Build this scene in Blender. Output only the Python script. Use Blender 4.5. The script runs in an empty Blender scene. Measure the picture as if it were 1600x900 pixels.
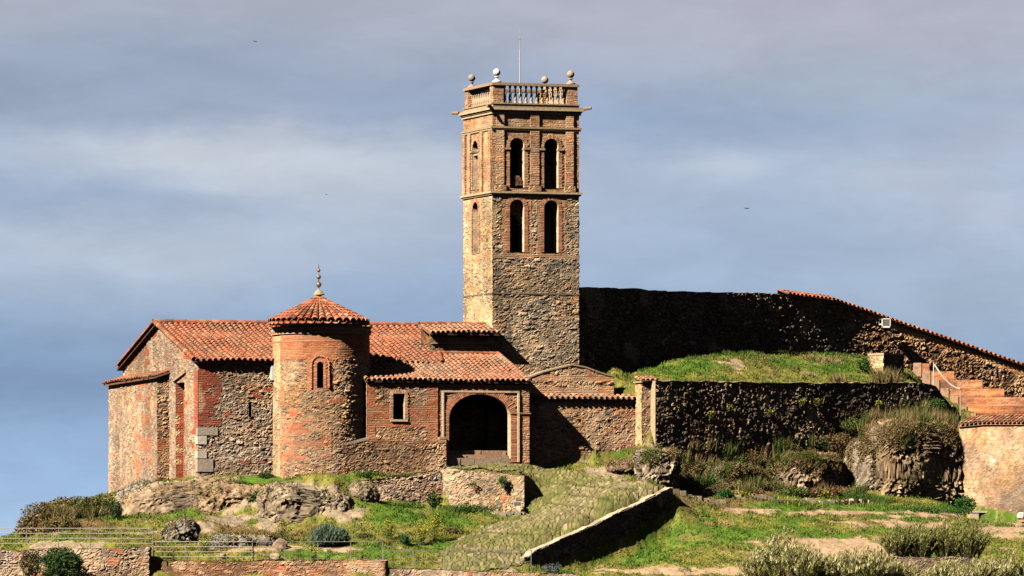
import bpy, math, random
import numpy as np
import bmesh
from mathutils import Matrix, Vector

# ------------------------------------------------------------------ camera
D0, SC, HOR = 330.0, 30.0, 880.0          # metres to the church, px per metre there, eye level in the photo
FPX = D0 * SC
scene = bpy.context.scene
col = scene.collection
cam_d = bpy.data.cameras.new("camera")
cam = bpy.data.objects.new("camera", cam_d)
col.objects.link(cam)
cam.location = (0, -D0, 0)
cam.rotation_euler = (math.radians(90), 0, 0)
cam_d.sensor_width = 36
cam_d.lens = 36 * FPX / 1600
cam_d.shift_y = (HOR - 450) / 1600
cam_d.clip_start = 1
cam_d.clip_end = 8000
scene.camera = cam

# ------------------------------------------------------------------ light
SUN_A, SUN_E = 41.0, 39.0
to_sun = Vector((-math.cos(math.radians(SUN_A)) * math.cos(math.radians(SUN_E)),
                 -math.sin(math.radians(SUN_A)) * math.cos(math.radians(SUN_E)),
                 math.sin(math.radians(SUN_E))))
sd = bpy.data.lights.new("sun", 'SUN')
sd.energy = 5.0
sd.angle = math.radians(0.5)
sd.color = (1.0, 0.91, 0.78)
sun = bpy.data.objects.new("sun", sd)
col.objects.link(sun)
sun.rotation_euler = (-to_sun).to_track_quat('-Z', 'Y').to_euler()

w = bpy.data.worlds.new("World")
scene.world = w
w.use_nodes = True
nt = w.node_tree
for n in list(nt.nodes):
    nt.nodes.remove(n)
def N(t, **k):
    n = nt.nodes.new(t)
    for a, b in k.items():
        setattr(n, a, b)
    return n
out = N('ShaderNodeOutputWorld'); bg = N('ShaderNodeBackground')
bg.inputs['Strength'].default_value = 0.08
EXPO = 0.97
SKY_K = 1.12 / 2 ** EXPO
nt.links.new(bg.outputs[0], out.inputs[0])
sky = N('ShaderNodeTexSky', sky_type='NISHITA', sun_disc=False)
sky.sun_elevation = math.radians(SUN_E)
sky.sun_rotation = math.atan2(to_sun.x, to_sun.y)
sky.dust_density = 1.0
tc = N('ShaderNodeTexCoord')
sep = N('ShaderNodeSeparateXYZ'); nt.links.new(tc.outputs['Generated'], sep.inputs[0])
def mathn(op, a, b=None, c=None):
    m = N('ShaderNodeMath', operation=op)
    for i, v in enumerate((a, b, c)):
        if v is None: continue
        if isinstance(v, (int, float)): m.inputs[i].default_value = v
        else: nt.links.new(v, m.inputs[i])
    return m.outputs[0]
def ramp(fac, stops, interp='EASE'):
    r = N('ShaderNodeValToRGB'); r.color_ramp.interpolation = interp
    els = r.color_ramp.elements
    while len(els) < len(stops): els.new(0.5)
    for e, (p, c) in zip(els, stops):
        e.position = p; e.color = (c[0], c[1], c[2], 1) if not isinstance(c, (int, float)) else (c, c, c, 1)
    nt.links.new(fac, r.inputs[0]); return r.outputs[0]
def mixc(f, a, b, bt='MIX'):
    m = N('ShaderNodeMix', data_type='RGBA', blend_type=bt)
    for s, v in ((m.inputs[0], f), (m.inputs[6], a), (m.inputs[7], b)):
        if isinstance(v, (int, float)): s.default_value = v
        elif isinstance(v, tuple): s.default_value = (*v, 1)
        else: nt.links.new(v, s)
    return m.outputs[2]
def noise(vec, scale, detail, rough=0.5, dist=0.0):
    n = N('ShaderNodeTexNoise'); n.inputs['Scale'].default_value = scale
    n.inputs['Detail'].default_value = detail; n.inputs['Roughness'].default_value = rough
    n.inputs['Distortion'].default_value = dist
    nt.links.new(vec, n.inputs['Vector']); return n.outputs[0]
def stretched(sx, sz, ox=0.0):
    cmb = N('ShaderNodeCombineXYZ')
    nt.links.new(mathn('MULTIPLY_ADD', sep.outputs[0], sx, ox), cmb.inputs[0])
    nt.links.new(mathn('MULTIPLY', sep.outputs[1], 1.0), cmb.inputs[1])
    nt.links.new(mathn('MULTIPLY', sep.outputs[2], sz), cmb.inputs[2])
    return cmb.outputs[0]
el = sep.outputs[2]
# broad bands of the cloud deck by elevation (sine of the elevation angle), then single soft clouds at their bearings
wx = mathn('MULTIPLY_ADD', noise(stretched(26, 52, 3.1), 1.0, 7, .62), 0.026, mathn('ADD', sep.outputs[0], -0.013))
wz = mathn('MULTIPLY_ADD', noise(stretched(24, 60, 7.7), 1.0, 7, .62), 0.015, mathn('ADD', el, -0.0075))
band = ramp(mathn('ADD', wz, 0.0), [(0, (0.3916, 0.5271, 0.7305)), (0.00808080808080808, (0.3515, 0.491, 0.7011)), (0.015151515151515152, (0.2961, 0.4342, 0.6584)), (0.026262626262626262, (0.2346, 0.3419, 0.5149)), (0.03636363636363636, (0.2705, 0.3712, 0.5271)), (0.046464646464646465, (0.3613, 0.4452, 0.5776)), (0.05555555555555555, (0.3515, 0.4287, 0.5647)), (0.06363636363636363, (0.3813, 0.4452, 0.5711)), (0.07171717171717172, (0.305, 0.3712, 0.5149)), (0.07878787878787878, (0.3372, 0.3916, 0.4969)), (0.08888888888888889, (0.3813, 0.3916, 0.4735)), (0.1595959595959596, (0.1559, 0.1714, 0.2232))], 'LINEAR')
c2 = band
for (bx_, by_, rx_, ry_, cc_, k_) in [(330, 228, 150, 34, (0.6724, 0.6867, 0.7305), 0.85), (500, 262, 150, 40, (0.552, 0.5776, 0.6584), 0.7), (600, 285, 150, 48, (0.5149, 0.5395, 0.6172), 0.75), (240, 385, 300, 36, (0.491, 0.5271, 0.6172), 0.6), (520, 400, 150, 50, (0.4564, 0.5029, 0.6038), 0.5), (100, 325, 260, 22, (0.2384, 0.314, 0.4564), 0.6), (160, 590, 330, 50, (0.1812, 0.2705, 0.4342), 0.75), (130, 130, 420, 50, (0.2462, 0.2961, 0.4125), 0.65), (620, 180, 220, 26, (0.2542, 0.314, 0.4564), 0.6), (640, 470, 200, 50, (0.2307, 0.3419, 0.5271), 0.55), (1140, 262, 50, 18, (0.5149, 0.5647, 0.6445), 0.6), (1410, 290, 75, 34, (0.491, 0.5271, 0.624), 0.65), (1545, 350, 80, 34, (0.491, 0.5029, 0.6038), 0.6), (1550, 200, 70, 30, (0.4793, 0.4793, 0.5776), 0.6), (1120, 180, 240, 34, (0.2623, 0.3515, 0.5149), 0.65), (1290, 45, 420, 50, (0.4452, 0.4233, 0.5149), 0.6), (1250, 420, 300, 50, (0.314, 0.402, 0.5776), 0.5), (1500, 480, 160, 60, (0.3419, 0.4125, 0.5149), 0.5), (1330, 140, 120, 30, (0.3515, 0.4125, 0.4793), 0.5)]:
    u_ = mathn('MULTIPLY_ADD', wx, FPX / rx_ * .62, -(bx_ - 800) / rx_ * .62); v_ = mathn('MULTIPLY_ADD', wz, FPX / ry_ * .62, -(HOR - by_) / ry_ * .62)
    d2 = mathn('MULTIPLY_ADD', u_, u_, mathn('MULTIPLY', v_, v_))
    g_ = mathn('POWER', 2.718, mathn('MULTIPLY', d2, -1.0))
    c2 = mixc(mathn('MULTIPLY', g_, k_), c2, cc_)
tex = ramp(noise(stretched(40, 130, 9.0), 1.0, 7, 0.6, 0.3), [(0.3, 0.93), (0.7, 1.07)])
c2 = mixc(1.0, c2, tex, 'MULTIPLY')
# unseen sky overhead and behind the viewer, darkened to keep the shadows deep
over = ramp(el, [(0.10, 1.0), (0.20, 0.10), (0.5, 0.05)])
side = ramp(mathn('MULTIPLY_ADD', sep.outputs[1], 0.5, 0.5), [(0.55, 0.05), (0.98, 1.0)])
dim = mathn('MULTIPLY', over, side)
c2 = mixc(1.0, c2, (.955, .985, .965), 'MULTIPLY')
c3 = mixc(1.0, c2, dim, 'MULTIPLY')
c3 = mixc(1.0, c3, (.028, .031, .046), 'ADD')
skyfac = mixc(1.0, sky.outputs[0], (0.06, 0.06, 0.06), 'MULTIPLY')
cl = N('ShaderNodeVectorMath', operation='SCALE'); cl.inputs['Scale'].default_value = SKY_K / 0.08
nt.links.new(c3, cl.inputs[0])
fin = mixc(0.96, skyfac, cl.outputs[0])
nt.links.new(fin, bg.inputs['Color'])

vs = scene.view_settings
vs.view_transform = 'Standard'; vs.look = 'None'; vs.gamma = 1; vs.use_curve_mapping = False
vs.exposure = EXPO
scene.cycles.max_bounces = 4
scene.cycles.diffuse_bounces = 0

# ------------------------------------------------------------------ placing helpers
def S_(Y): return FPX / (D0 + Y)
def P(px, py, Y):
    s = S_(Y); return np.array([(px - 800) / s, Y, (HOR - py) / s])
def PX(X, Y): return 800 + X * S_(Y)
def ZPY(py, Y): return (HOR - py) / S_(Y)
TH = math.radians(19.0)
CT, ST = math.cos(TH), math.sin(TH)
X0 = (310 - 800) / SC
E1 = np.array([CT, ST, 0]); E2 = np.array([ST, -CT, 0]); UP = np.array([0, 0, 1.0])
def ab(a, b, z=0.0): return np.array([X0 + a * CT + b * ST, a * ST - b * CT, z])
def Yab(a, b): return a * ST - b * CT
def A_(px, b):
    k = (px - 800) / FPX
    return (D0 * k - k * CT * b - X0 - ST * b) / (CT - k * ST)
def B_(px, a):
    k = (px - 800) / FPX
    return (D0 * k + k * ST * a - X0 - CT * a) / (ST + k * CT)
def Zab(py, a, b): return ZPY(py, Yab(a, b))

# ------------------------------------------------------------------ numpy noise
def hsh(ix, iy, iz, seed):
    with np.errstate(over='ignore'):
        n = (ix.astype(np.int64) * 73856093) ^ (iy.astype(np.int64) * 19349663) ^ (np.asarray(iz).astype(np.int64) * 83492791) ^ (seed * 2654435761)
        n = n & 0xFFFFFFFF
        n = ((n ^ (n >> 15)) * 2246822519) & 0xFFFFFFFF
        n = ((n ^ (n >> 13)) * 3266489917) & 0xFFFFFFFF
        n = n ^ (n >> 16)
    return n.astype(np.float64) / 4294967296.0
def vnoise(x, y, z=0.0, seed=0):
    x = np.asarray(x, float); y = np.asarray(y, float); z = np.asarray(z, float) + 0 * x
    ix, iy, iz = np.floor(x), np.floor(y), np.floor(z)
    fx, fy, fz = x - ix, y - iy, z - iz
    fx = fx * fx * (3 - 2 * fx); fy = fy * fy * (3 - 2 * fy); fz = fz * fz * (3 - 2 * fz)
    ix = ix.astype(np.int64); iy = iy.astype(np.int64); iz = iz.astype(np.int64)
    r = 0
    for dx in (0, 1):
        for dy in (0, 1):
            for dz in (0, 1):
                r = r + hsh(ix + dx, iy + dy, iz + dz, seed) * (fx if dx else 1 - fx) * (fy if dy else 1 - fy) * (fz if dz else 1 - fz)
    return r
def fbm(x, y, z=0.0, seed=0, o=4):
    r = 0; a = 0.5; t = 0
    for i in range(o):
        r = r + a * vnoise(np.asarray(x) * 2 ** i, np.asarray(y) * 2 ** i, np.asarray(z) * 2 ** i, seed + i * 17); t += a; a *= 0.5
    return r / t
def worley(u, v, cu, cv, seed, jit=0.75, p=3.0):
    gv = np.floor(v / cv).astype(np.int64)
    F1 = np.full(u.shape, 9.0); F2 = np.full(u.shape, 9.0); ID = np.zeros(u.shape); ID2 = np.zeros(u.shape)
    for dj in (-1, 0, 1):
        j = gv + dj
        off = (j % 2) * 0.5 + hsh(j, j * 0, 0, seed + 5) * 0.4
        gu = np.floor(u / cu - off).astype(np.int64)
        for di in (-1, 0, 1):
            i = gu + di
            h1 = hsh(i, j, 1, seed); h2 = hsh(i, j, 2, seed)
            pu = (i + 0.5 + jit * (h1 - 0.5) + off) ; pv = (j + 0.5 + jit * 0.8 * (h2 - 0.5))
            sz = 0.65 + 0.8 * hsh(i, j, 3, seed)
            d = ((np.abs(u / cu - pu)) ** p + (np.abs(v / cv - pv)) ** p) ** (1 / p) / sz
            new = d < F1
            F2 = np.where(new, F1, np.minimum(F2, d))
            idv = hsh(i, j, 7, seed); idw = hsh(i, j, 8, seed)
            ID = np.where(new, idv, ID); ID2 = np.where(new, idw, ID2)
            F1 = np.where(new, d, F1)
    return F1, F2, ID, ID2
def sm(x, a, b):
    t = np.clip((x - a) / (b - a), 0, 1); return t * t * (3 - 2 * t)

# ------------------------------------------------------------------ masonry pattern
PAL = {
 'tan':  dict(st=[(.46,.33,.20),(.33,.23,.14),(.21,.165,.125),(.10,.10,.10),(.56,.45,.30),(.40,.20,.12),(.14,.125,.11),(.42,.29,.17),(.48,.27,.16)], mo=(.42,.31,.19)),
 'tower':dict(st=[(.44,.34,.22),(.32,.25,.17),(.22,.18,.14),(.11,.11,.11),(.56,.47,.33),(.36,.22,.14),(.15,.14,.125),(.42,.32,.21),(.27,.24,.20)], mo=(.44,.35,.23)),
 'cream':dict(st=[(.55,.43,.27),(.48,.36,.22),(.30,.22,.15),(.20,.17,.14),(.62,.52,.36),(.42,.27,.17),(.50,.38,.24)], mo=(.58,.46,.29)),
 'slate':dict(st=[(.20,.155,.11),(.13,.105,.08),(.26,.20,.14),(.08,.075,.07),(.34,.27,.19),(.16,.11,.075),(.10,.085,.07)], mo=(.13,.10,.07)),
 'grey': dict(st=[(.36,.30,.22),(.26,.22,.18),(.44,.36,.26),(.18,.165,.15),(.42,.28,.18),(.30,.20,.14),(.48,.43,.34)], mo=(.34,.28,.20)),
 'rust': dict(st=[(.36,.22,.13),(.26,.16,.10),(.45,.30,.19),(.30,.17,.10),(.18,.13,.10),(.50,.37,.25)], mo=(.24,.145,.085)),
 'plaster':dict(st=[(.50,.33,.21),(.46,.29,.18),(.56,.41,.28),(.42,.26,.16),(.62,.50,.37),(.50,.34,.22)], mo=(.50,.34,.22)),
}
BR = {
 'red':  dict(st=[(.46,.15,.075),(.40,.125,.06),(.52,.21,.11),(.34,.11,.06),(.48,.25,.15)], mo=(.44,.27,.16)),
 'tanb': dict(st=[(.46,.25,.14),(.40,.19,.11),(.52,.32,.19),(.34,.17,.10),(.50,.35,.22)], mo=(.50,.37,.23)),
 'deep': dict(st=[(.34,.085,.05),(.30,.07,.045),(.40,.12,.07),(.26,.07,.045)], mo=(.30,.13,.08)),
}
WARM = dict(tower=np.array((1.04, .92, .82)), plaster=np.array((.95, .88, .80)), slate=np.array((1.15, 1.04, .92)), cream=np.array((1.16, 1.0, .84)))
def pick(pal, r):
    a = np.array(pal); i = np.minimum((r * len(pal)).astype(int), len(pal) - 1); return a[i]
def masonry(u, v, seed=1, bw=None, pal='tan', br='red', cu=.32, cv=.13, relief=.06, brelief=.018, stain=1.0, mw=.22, tint=None):
    cu, cv = cu * .88, cv * .9
    uu = u + .10 * (fbm(u * 1.5, v * 1.5, 0, seed + 3, 3) - .5); vv = v + .10 * (fbm(u * 1.3, v * 1.3, 5, seed + 4, 3) - .5)
    F1, F2, a, b = worley(uu, vv, cu, cv, seed, .85, 4.0)
    G1_, G2_, a2, b2 = worley(uu + 3.3, vv + 1.7, cu * .52, cv * .62, seed + 77, .85, 4.0)
    big = np.clip((F2 - F1) / .45, 0, 1); sml = np.clip((G2_ - G1_) / .5, 0, 1)
    sel = (hsh((a * 9999).astype(np.int64), (b * 9999).astype(np.int64), 3, seed) < .50)
    e = np.where(sel, np.minimum(sml, big * 1.6), big); a = np.where(sel, a2, a); b = np.where(sel, b2, b)
    smear = sm(fbm(u * .9, v * 1.1, 2, seed + 88, 4), .44, .66)      # mortar and lime washed over the stones
    rough_ = vnoise(u * 7, v * 9, 0, seed + 9) * .6 + vnoise(u * 16, v * 18, 0, seed + 19) * .4
    relief = relief * .82; cu = cu
    hs = relief * sm(e, .02, .42) * (.25 + .9 * b * b) * (1 - .45 * smear) + relief * .55 * (rough_ - .5)
    cs = pick(PAL[pal]['st'], a) * (.60 + .72 * b)[..., None] * (.72 + .56 * rough_)[..., None]
    mo = np.array(PAL[pal]['mo']) * (.75 + .5 * vnoise(u * 5, v * 5, 0, seed + 29))[..., None]
    k = (sm(e, mw * .3, mw * 1.5) * (1 - .40 * smear))[..., None]
    c = mo * (1 - k) + cs * k
    h = hs
    if bw is None: bw = lambda a_, b_: 0 * a_
    if pal != 'plaster' and pal != 'slate':
        bw0 = bw; bw = lambda a_, b_: np.maximum(bw0(a_, b_), .54 * sm(fbm(a_ * .8 + 3, b_ * 1.9, 6, seed + 44, 3), .63, .69))
    if True:
        bm = np.clip(bw(u, v), 0, 1)
        bm = (bm + .55 * (fbm(u * 1.6, v * 2.6, 0, seed + 31, 3) - .5) * (bm > .02) * (bm < .98) > .5).astype(float)
        rw = np.floor(vv * .3 / .085 + v * .7 / .085); fr = (vv * .3 / .085 + v * .7 / .085) - rw
        cc = u / .30 + (rw % 2) * .5 + hsh(rw.astype(np.int64), rw.astype(np.int64) * 0, 0, seed) * .2
        cl_ = np.floor(cc); fc = cc - cl_
        r1 = hsh(rw.astype(np.int64), cl_.astype(np.int64), 1, seed); r2 = hsh(rw.astype(np.int64), cl_.astype(np.int64), 2, seed)
        inb = ((fr > .28) & (fc > .07)).astype(float)
        cb = pick(BR[br]['st'], r1) * (.8 + .4 * r2)[..., None]
        cb = np.array(BR[br]['mo']) * (1 - inb[..., None] * .85) + cb * inb[..., None] * .85
        hb = brelief * inb * (.4 + .6 * r2)
        c = c * (1 - bm[..., None]) + cb * bm[..., None]
        h = h * (1 - bm) + (hb + relief * .3) * bm
    s = fbm(u * .5, v * .35, 3, seed + 50, 4)
    g = fbm(u * 1.1, v * .8, 8, seed + 60, 4)
    c = c * (1 + stain * (s - .5) * 1.3)[..., None]
    h = h * (1 + .5 * (s - .5))
    hue = (fbm(u * .7 + 9, v * .9, 1, seed + 95, 4) - .5)[..., None] * 1.1 * stain
    c = c * (1 + hue * np.array((.22, -.05, -.45)))
    # grey-brown lichen and pale lime patches
    li = sm(g, .60, .74)[..., None] * .5 * stain
    c = c * (1 - li) + np.array((.17, .145, .11)) * li
    lp = sm(fbm(u * .8, v * .6, 4, seed + 70, 4), .64, .74)[..., None] * .6 * stain
    c = c * (1 - lp) + np.array((.56, .45, .31)) * lp
    c = c * WARM.get(pal, np.array((1.12, .95, .85)))
    if tint is not None: c = c * tint(u, v)
    return h, np.clip(c, .01, .85)

# ------------------------------------------------------------------ mesh helpers
class MB:
    def __init__(s): s.v = []; s.q = []; s.t = []; s.c = []; s.n = 0
    def add(s, v, q=None, c=(.4, .3, .2), t=None):
        v = np.asarray(v, float).reshape(-1, 3); m = len(v)
        c = np.asarray(c, float)
        if c.ndim == 1: c = np.tile(c, (m, 1))
        s.v.append(v); s.c.append(c)
        if q is not None and len(q): s.q.append(np.asarray(q, np.int64).reshape(-1, 4) + s.n)
        if t is not None and len(t): s.t.append(np.asarray(t, np.int64).reshape(-1, 3) + s.n)
        s.n += m
    def box(s, o, eu, ev, ew, lu, lv, lw, c=(.4, .3, .2)):
        o = np.asarray(o, float); eu = np.asarray(eu, float) * lu; ev = np.asarray(ev, float) * lv; ew = np.asarray(ew, float) * lw
        v = [o, o + eu, o + eu + ev, o + ev, o + ew, o + eu + ew, o + eu + ev + ew, o + ev + ew]
        s.add(v, [[3, 2, 1, 0], [4, 5, 6, 7], [0, 1, 5, 4], [1, 2, 6, 5], [2, 3, 7, 6], [3, 0, 4, 7]], c)
    def aabb(s, x0, y0, z0, x1, y1, z1, c=(.4, .3, .2)):
        s.box((x0, y0, z0), (1, 0, 0), (0, 1, 0), (0, 0, 1), x1 - x0, y1 - y0, z1 - z0, c)
    def tube(s, p0, p1, r0, r1=None, n=8, c=(.4, .3, .2), cap=True):
        p0 = np.asarray(p0, float); p1 = np.asarray(p1, float); r1 = r0 if r1 is None else r1
        d = p1 - p0; d /= (np.linalg.norm(d) + 1e-9)
        x = np.cross(d, (0, 0, 1) if abs(d[2]) < .9 else (1, 0, 0)); x /= np.linalg.norm(x); y = np.cross(d, x)
        an = np.arange(n) * 2 * math.pi / n
        ring = np.cos(an)[:, None] * x + np.sin(an)[:, None] * y
        v = np.vstack([p0 + ring * r0, p1 + ring * r1, [p0], [p1]])
        q = [[i, (i + 1) % n, n + (i + 1) % n, n + i] for i in range(n)]
        t = [[2 * n, (i + 1) % n, i] for i in range(n)] + [[2 * n + 1, n + i, n + (i + 1) % n] for i in range(n)] if cap else None
        s.add(v, q, c, t)
    def path(s, pts, r, n=6, c=(.4, .3, .2)):
        for a, b in zip(pts[:-1], pts[1:]): s.tube(a, b, r, r, n, c)
    def lathe(s, prof, o=(0, 0, 0), n=16, c=(.4, .3, .2)):
        o = np.asarray(o, float); an = np.arange(n) * 2 * math.pi / n; vs_ = []
        for r, z in prof: vs_.append(np.stack([o[0] + r * np.cos(an), o[1] + r * np.sin(an), np.full(n, o[2] + z)], 1))
        q = [[k * n + i, k * n + (i + 1) % n, (k + 1) * n + (i + 1) % n, (k + 1) * n + i] for k in range(len(prof) - 1) for i in range(n)]
        s.add(np.vstack(vs_), q, c)
    def poly_prism(s, pts, off, c=(.4, .3, .2)):
        """convex-ish polygon (fan) extruded by vector off"""
        pts = np.asarray(pts, float); n = len(pts); off = np.asarray(off, float)
        v = np.vstack([pts, pts + off])
        t = [[0, i, i + 1] for i in range(1, n - 1)] + [[n, n + i + 1, n + i] for i in range(1, n - 1)]
        q = [[i, n + i, n + (i + 1) % n, (i + 1) % n] for i in range(n)]
        s.add(v, q, c, t)
    def build(s, name, mat, parent=None, smooth=False, sheen=False):
        me = bpy.data.meshes.new(name)
        V = np.vstack(s.v).astype(np.float32); C = np.vstack(s.c).astype(np.float32)
        Q = np.vstack(s.q) if s.q else np.zeros((0, 4), np.int64)
        T = np.vstack(s.t) if s.t else np.zeros((0, 3), np.int64)
        me.vertices.add(len(V)); me.vertices.foreach_set('co', V.ravel())
        me.loops.add(Q.size + T.size)
        me.loops.foreach_set('vertex_index', np.concatenate([Q.ravel(), T.ravel()]).astype(np.int32))
        me.polygons.add(len(Q) + len(T))
        st = np.concatenate([np.arange(len(Q)) * 4, Q.size + np.arange(len(T)) * 3]).astype(np.int32)
        me.polygons.foreach_set('loop_start', st)
        me.polygons.foreach_set('use_smooth', np.full(len(Q) + len(T), smooth))
        at = me.attributes.new('Col', 'FLOAT_COLOR', 'POINT')
        at.data.foreach_set('color', np.hstack([C, np.ones((len(C), 1), np.float32)]).ravel())
        me.update(calc_edges=True); me.validate()
        o = bpy.data.objects.new(name, me); col.objects.link(o)
        me.materials.append(mat)
        if parent is not None: attach(o, parent)
        return o
def attach(o, parent):
    o.parent = parent
    o.matrix_parent_inverse = Matrix.Translation(-Vector(world_loc(parent)))
def world_loc(o):
    l = Vector(o.location)
    while o.parent is not None and False: pass
    return l
def thing(name, label, cat, loc, group=None):
    o = bpy.data.objects.new(name, None); col.objects.link(o); o.location = Vector([float(x) for x in loc])
    o['label'] = label; o['category'] = cat; o['kind'] = 'thing'
    if group: o['group'] = group
    return o
def tag(o, label=None, cat=None, group=None, kind=None):
    if label: o['label'] = label
    if cat: o['category'] = cat; o['kind'] = 'thing'
    if group: o['group'] = group
    if kind: o['kind'] = kind
    return o

def skin(mb, fn, us, vs, keep=None, style=None, **mk):
    """displaced masonry sheet. fn(U,V)->pos(...,3), normal(...,3)"""
    U, V = np.meshgrid(us, vs)
    pos, nrm = fn(U, V)
    h, c = (style or masonry)(U, V, **mk)
    pos = pos + nrm * h[..., None]
    nv, nu = U.shape
    idx = np.arange(nv * nu).reshape(nv, nu)
    Q = np.stack([idx[:-1, :-1], idx[:-1, 1:], idx[1:, 1:], idx[1:, :-1]], -1)
    if keep is not None:
        cu = (U[:-1, :-1] + U[1:, 1:]) / 2; cv = (V[:-1, :-1] + V[1:, 1:]) / 2
        Q = Q[keep(cu, cv)]
    Q = Q.reshape(-1, 4)
    used = np.zeros(nv * nu, bool); used[Q.ravel()] = True
    rm = np.cumsum(used) - 1
    mb.add(pos.reshape(-1, 3)[used], rm[Q], c.reshape(-1, 3)[used])
RES = .045
def lin(a, b, res=None):
    return np.linspace(a, b, max(2, int(abs(b - a) / (res or RES)) + 1))
def wallskin(mb, p0, p1, z0, z1, top=None, holes=(), res=None, bot=None, batter=0.0, **mk):
    """vertical wall sheet from p0 to p1 (x,y); outward is to the right of p0->p1. holes: fn(u,z)->inside"""
    p0 = np.asarray(p0, float)[:2]; p1 = np.asarray(p1, float)[:2]; d = p1 - p0; L = np.linalg.norm(d); d = d / L
    n = np.array([d[1], -d[0], 0])
    zt = z1 if top is None else None
    uu = lin(0, L, res)
    if top is not None: z1 = float(np.max(top(uu)))
    def fn(U, V):
        W = V if top is None else np.minimum(V, top(U))
        bo = batter * np.clip(z1 - W, 0, 99)
        pos = np.stack([p0[0] + d[0] * U + n[0] * bo, p0[1] + d[1] * U + n[1] * bo, W], -1)
        return pos, np.broadcast_to(n, pos.shape)
    def keep(u, v):
        k = np.ones(u.shape, bool)
        if top is not None: k &= v < top(u) + .02
        if bot is not None: k &= v > bot(u)
        for h in holes: k &= ~h(u, v)
        return k
    skin(mb, fn, uu, lin(z0, z1, res), keep, **mk)
def box_masonry(mb, p0, p1, depth, z0, z1, sides='LRB', capc=(.34, .27, .19), res=None, **mk):
    p0 = np.asarray(p0, float)[:2]; p1 = np.asarray(p1, float)[:2]; d = p1 - p0; L = np.linalg.norm(d); d = d / L
    n = np.array([d[1], -d[0]])
    q0 = p0 - n * depth; q1 = p1 - n * depth
    wallskin(mb, p0, p1, z0, z1, res=res, **mk)
    m2 = dict(mk); 
    if 'L' in sides: wallskin(mb, q0, p0, z0, z1, res=res, **{**m2, 'seed': mk.get('seed', 1) + 1})
    if 'R' in sides: wallskin(mb, p1, q1, z0, z1, res=res, **{**m2, 'seed': mk.get('seed', 1) + 2})
    if 'B' in sides: wallskin(mb, q1, q0, z0, z1, res=(res or RES) * 2.5, **{**m2, 'seed': mk.get('seed', 1) + 3})
    e = .02
    a, b, c_, d_ = p0 + (n - d) * e, p1 + (n + d) * e, q1 + (-n + d) * e, q0 + (-n - d) * e
    mb.add([[*a, z1], [*b, z1], [*c_, z1], [*d_, z1]], [[0, 1, 2, 3]], capc)

# ------------------------------------------------------------------ materials
def mat(name, rough=.9, grain=18.0, amt=.35, bump=.25, bscale=None, spots=None, metallic=0.0, spec=.15):
    m = bpy.data.materials.new(name); m.use_nodes = True; t = m.node_tree; n = t.nodes
    b = n['Principled BSDF']; b.inputs['Roughness'].default_value = rough; b.inputs['Metallic'].default_value = metallic
    b.inputs['Specular IOR Level'].default_value = spec
    at = n.new('ShaderNodeAttribute'); at.attribute_name = 'Col'
    tc = n.new('ShaderNodeTexCoord')
    nz = n.new('ShaderNodeTexNoise'); nz.inputs['Scale'].default_value = grain; nz.inputs['Detail'].default_value = 6; nz.inputs['Roughness'].default_value = .65
    t.links.new(tc.outputs['Object'], nz.inputs['Vector'])
    mr = n.new('ShaderNodeMapRange'); mr.inputs[1].default_value = .25; mr.inputs[2].default_value = .75
    mr.inputs[3].default_value = 1 - amt; mr.inputs[4].default_value = 1 + amt
    t.links.new(nz.outputs[0], mr.inputs[0])
    vm = n.new('ShaderNodeVectorMath'); vm.operation = 'SCALE'
    t.links.new(at.outputs['Color'], vm.inputs[0]); t.links.new(mr.outputs[0], vm.inputs['Scale'])
    src = vm.outputs[0]
    if spots:
        n2 = n.new('ShaderNodeTexNoise'); n2.inputs['Scale'].default_value = spots[0]; n2.inputs['Detail'].default_value = 5
        t.links.new(tc.outputs['Object'], n2.inputs['Vector'])
        r = n.new('ShaderNodeMapRange'); r.inputs[1].default_value = spots[1]; r.inputs[2].default_value = spots[1] + .08
        t.links.new(n2.outputs[0], r.inputs[0])
        mx = n.new('ShaderNodeMix'); mx.data_type = 'RGBA'; mx.inputs[7].default_value = (*spots[2], 1)
        sc_ = n.new('ShaderNodeMath'); sc_.operation = 'MULTIPLY'; sc_.inputs[1].default_value = spots[3]
        t.links.new(r.outputs[0], sc_.inputs[0]); t.links.new(sc_.outputs[0], mx.inputs[0]); t.links.new(src, mx.inputs[6]); src = mx.outputs[2]
    t.links.new(src, b.inputs['Base Color'])
    if name == 'foliage':       # thin leaves let light through
        tr = n.new('ShaderNodeBsdfTranslucent'); mxs = n.new('ShaderNodeMixShader'); mxs.inputs[0].default_value = .12
        t.links.new(src, tr.inputs['Color']); t.links.new(b.outputs[0], mxs.inputs[1]); t.links.new(tr.outputs[0], mxs.inputs[2])
        t.links.new(mxs.outputs[0], n['Material Output'].inputs['Surface'])
    if bump:
        nb = n.new('ShaderNodeTexNoise'); nb.inputs['Scale'].default_value = bscale or grain * .8; nb.inputs['Detail'].default_value = 5
        t.links.new(tc.outputs['Object'], nb.inputs['Vector'])
        bp = n.new('ShaderNodeBump'); bp.inputs['Strength'].default_value = bump; bp.inputs['Distance'].default_value = .05
        t.links.new(nb.outputs[0], bp.inputs['Height']); t.links.new(bp.outputs[0], b.inputs['Normal'])
    return m
M_ST = mat('weathered_masonry', grain=9, amt=.28, bump=.35, bscale=7, spots=(2.3, .60, (.13, .11, .085), .45))
M_TILE = mat('terracotta_tile', grain=7, amt=.30, bump=.15, spots=(2.4, .55, (.13, .10, .07), .65))
M_ROCK = mat('lichen_rock', grain=4, amt=.35, bump=.6, bscale=3.5, spots=(1.6, .56, (.15, .13, .10), .55))
M_ROCKD = mat('dark_conglomerate', grain=9, amt=.4, bump=.6, bscale=6, spots=(2.2, .58, (.085, .075, .04), .7))
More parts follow.
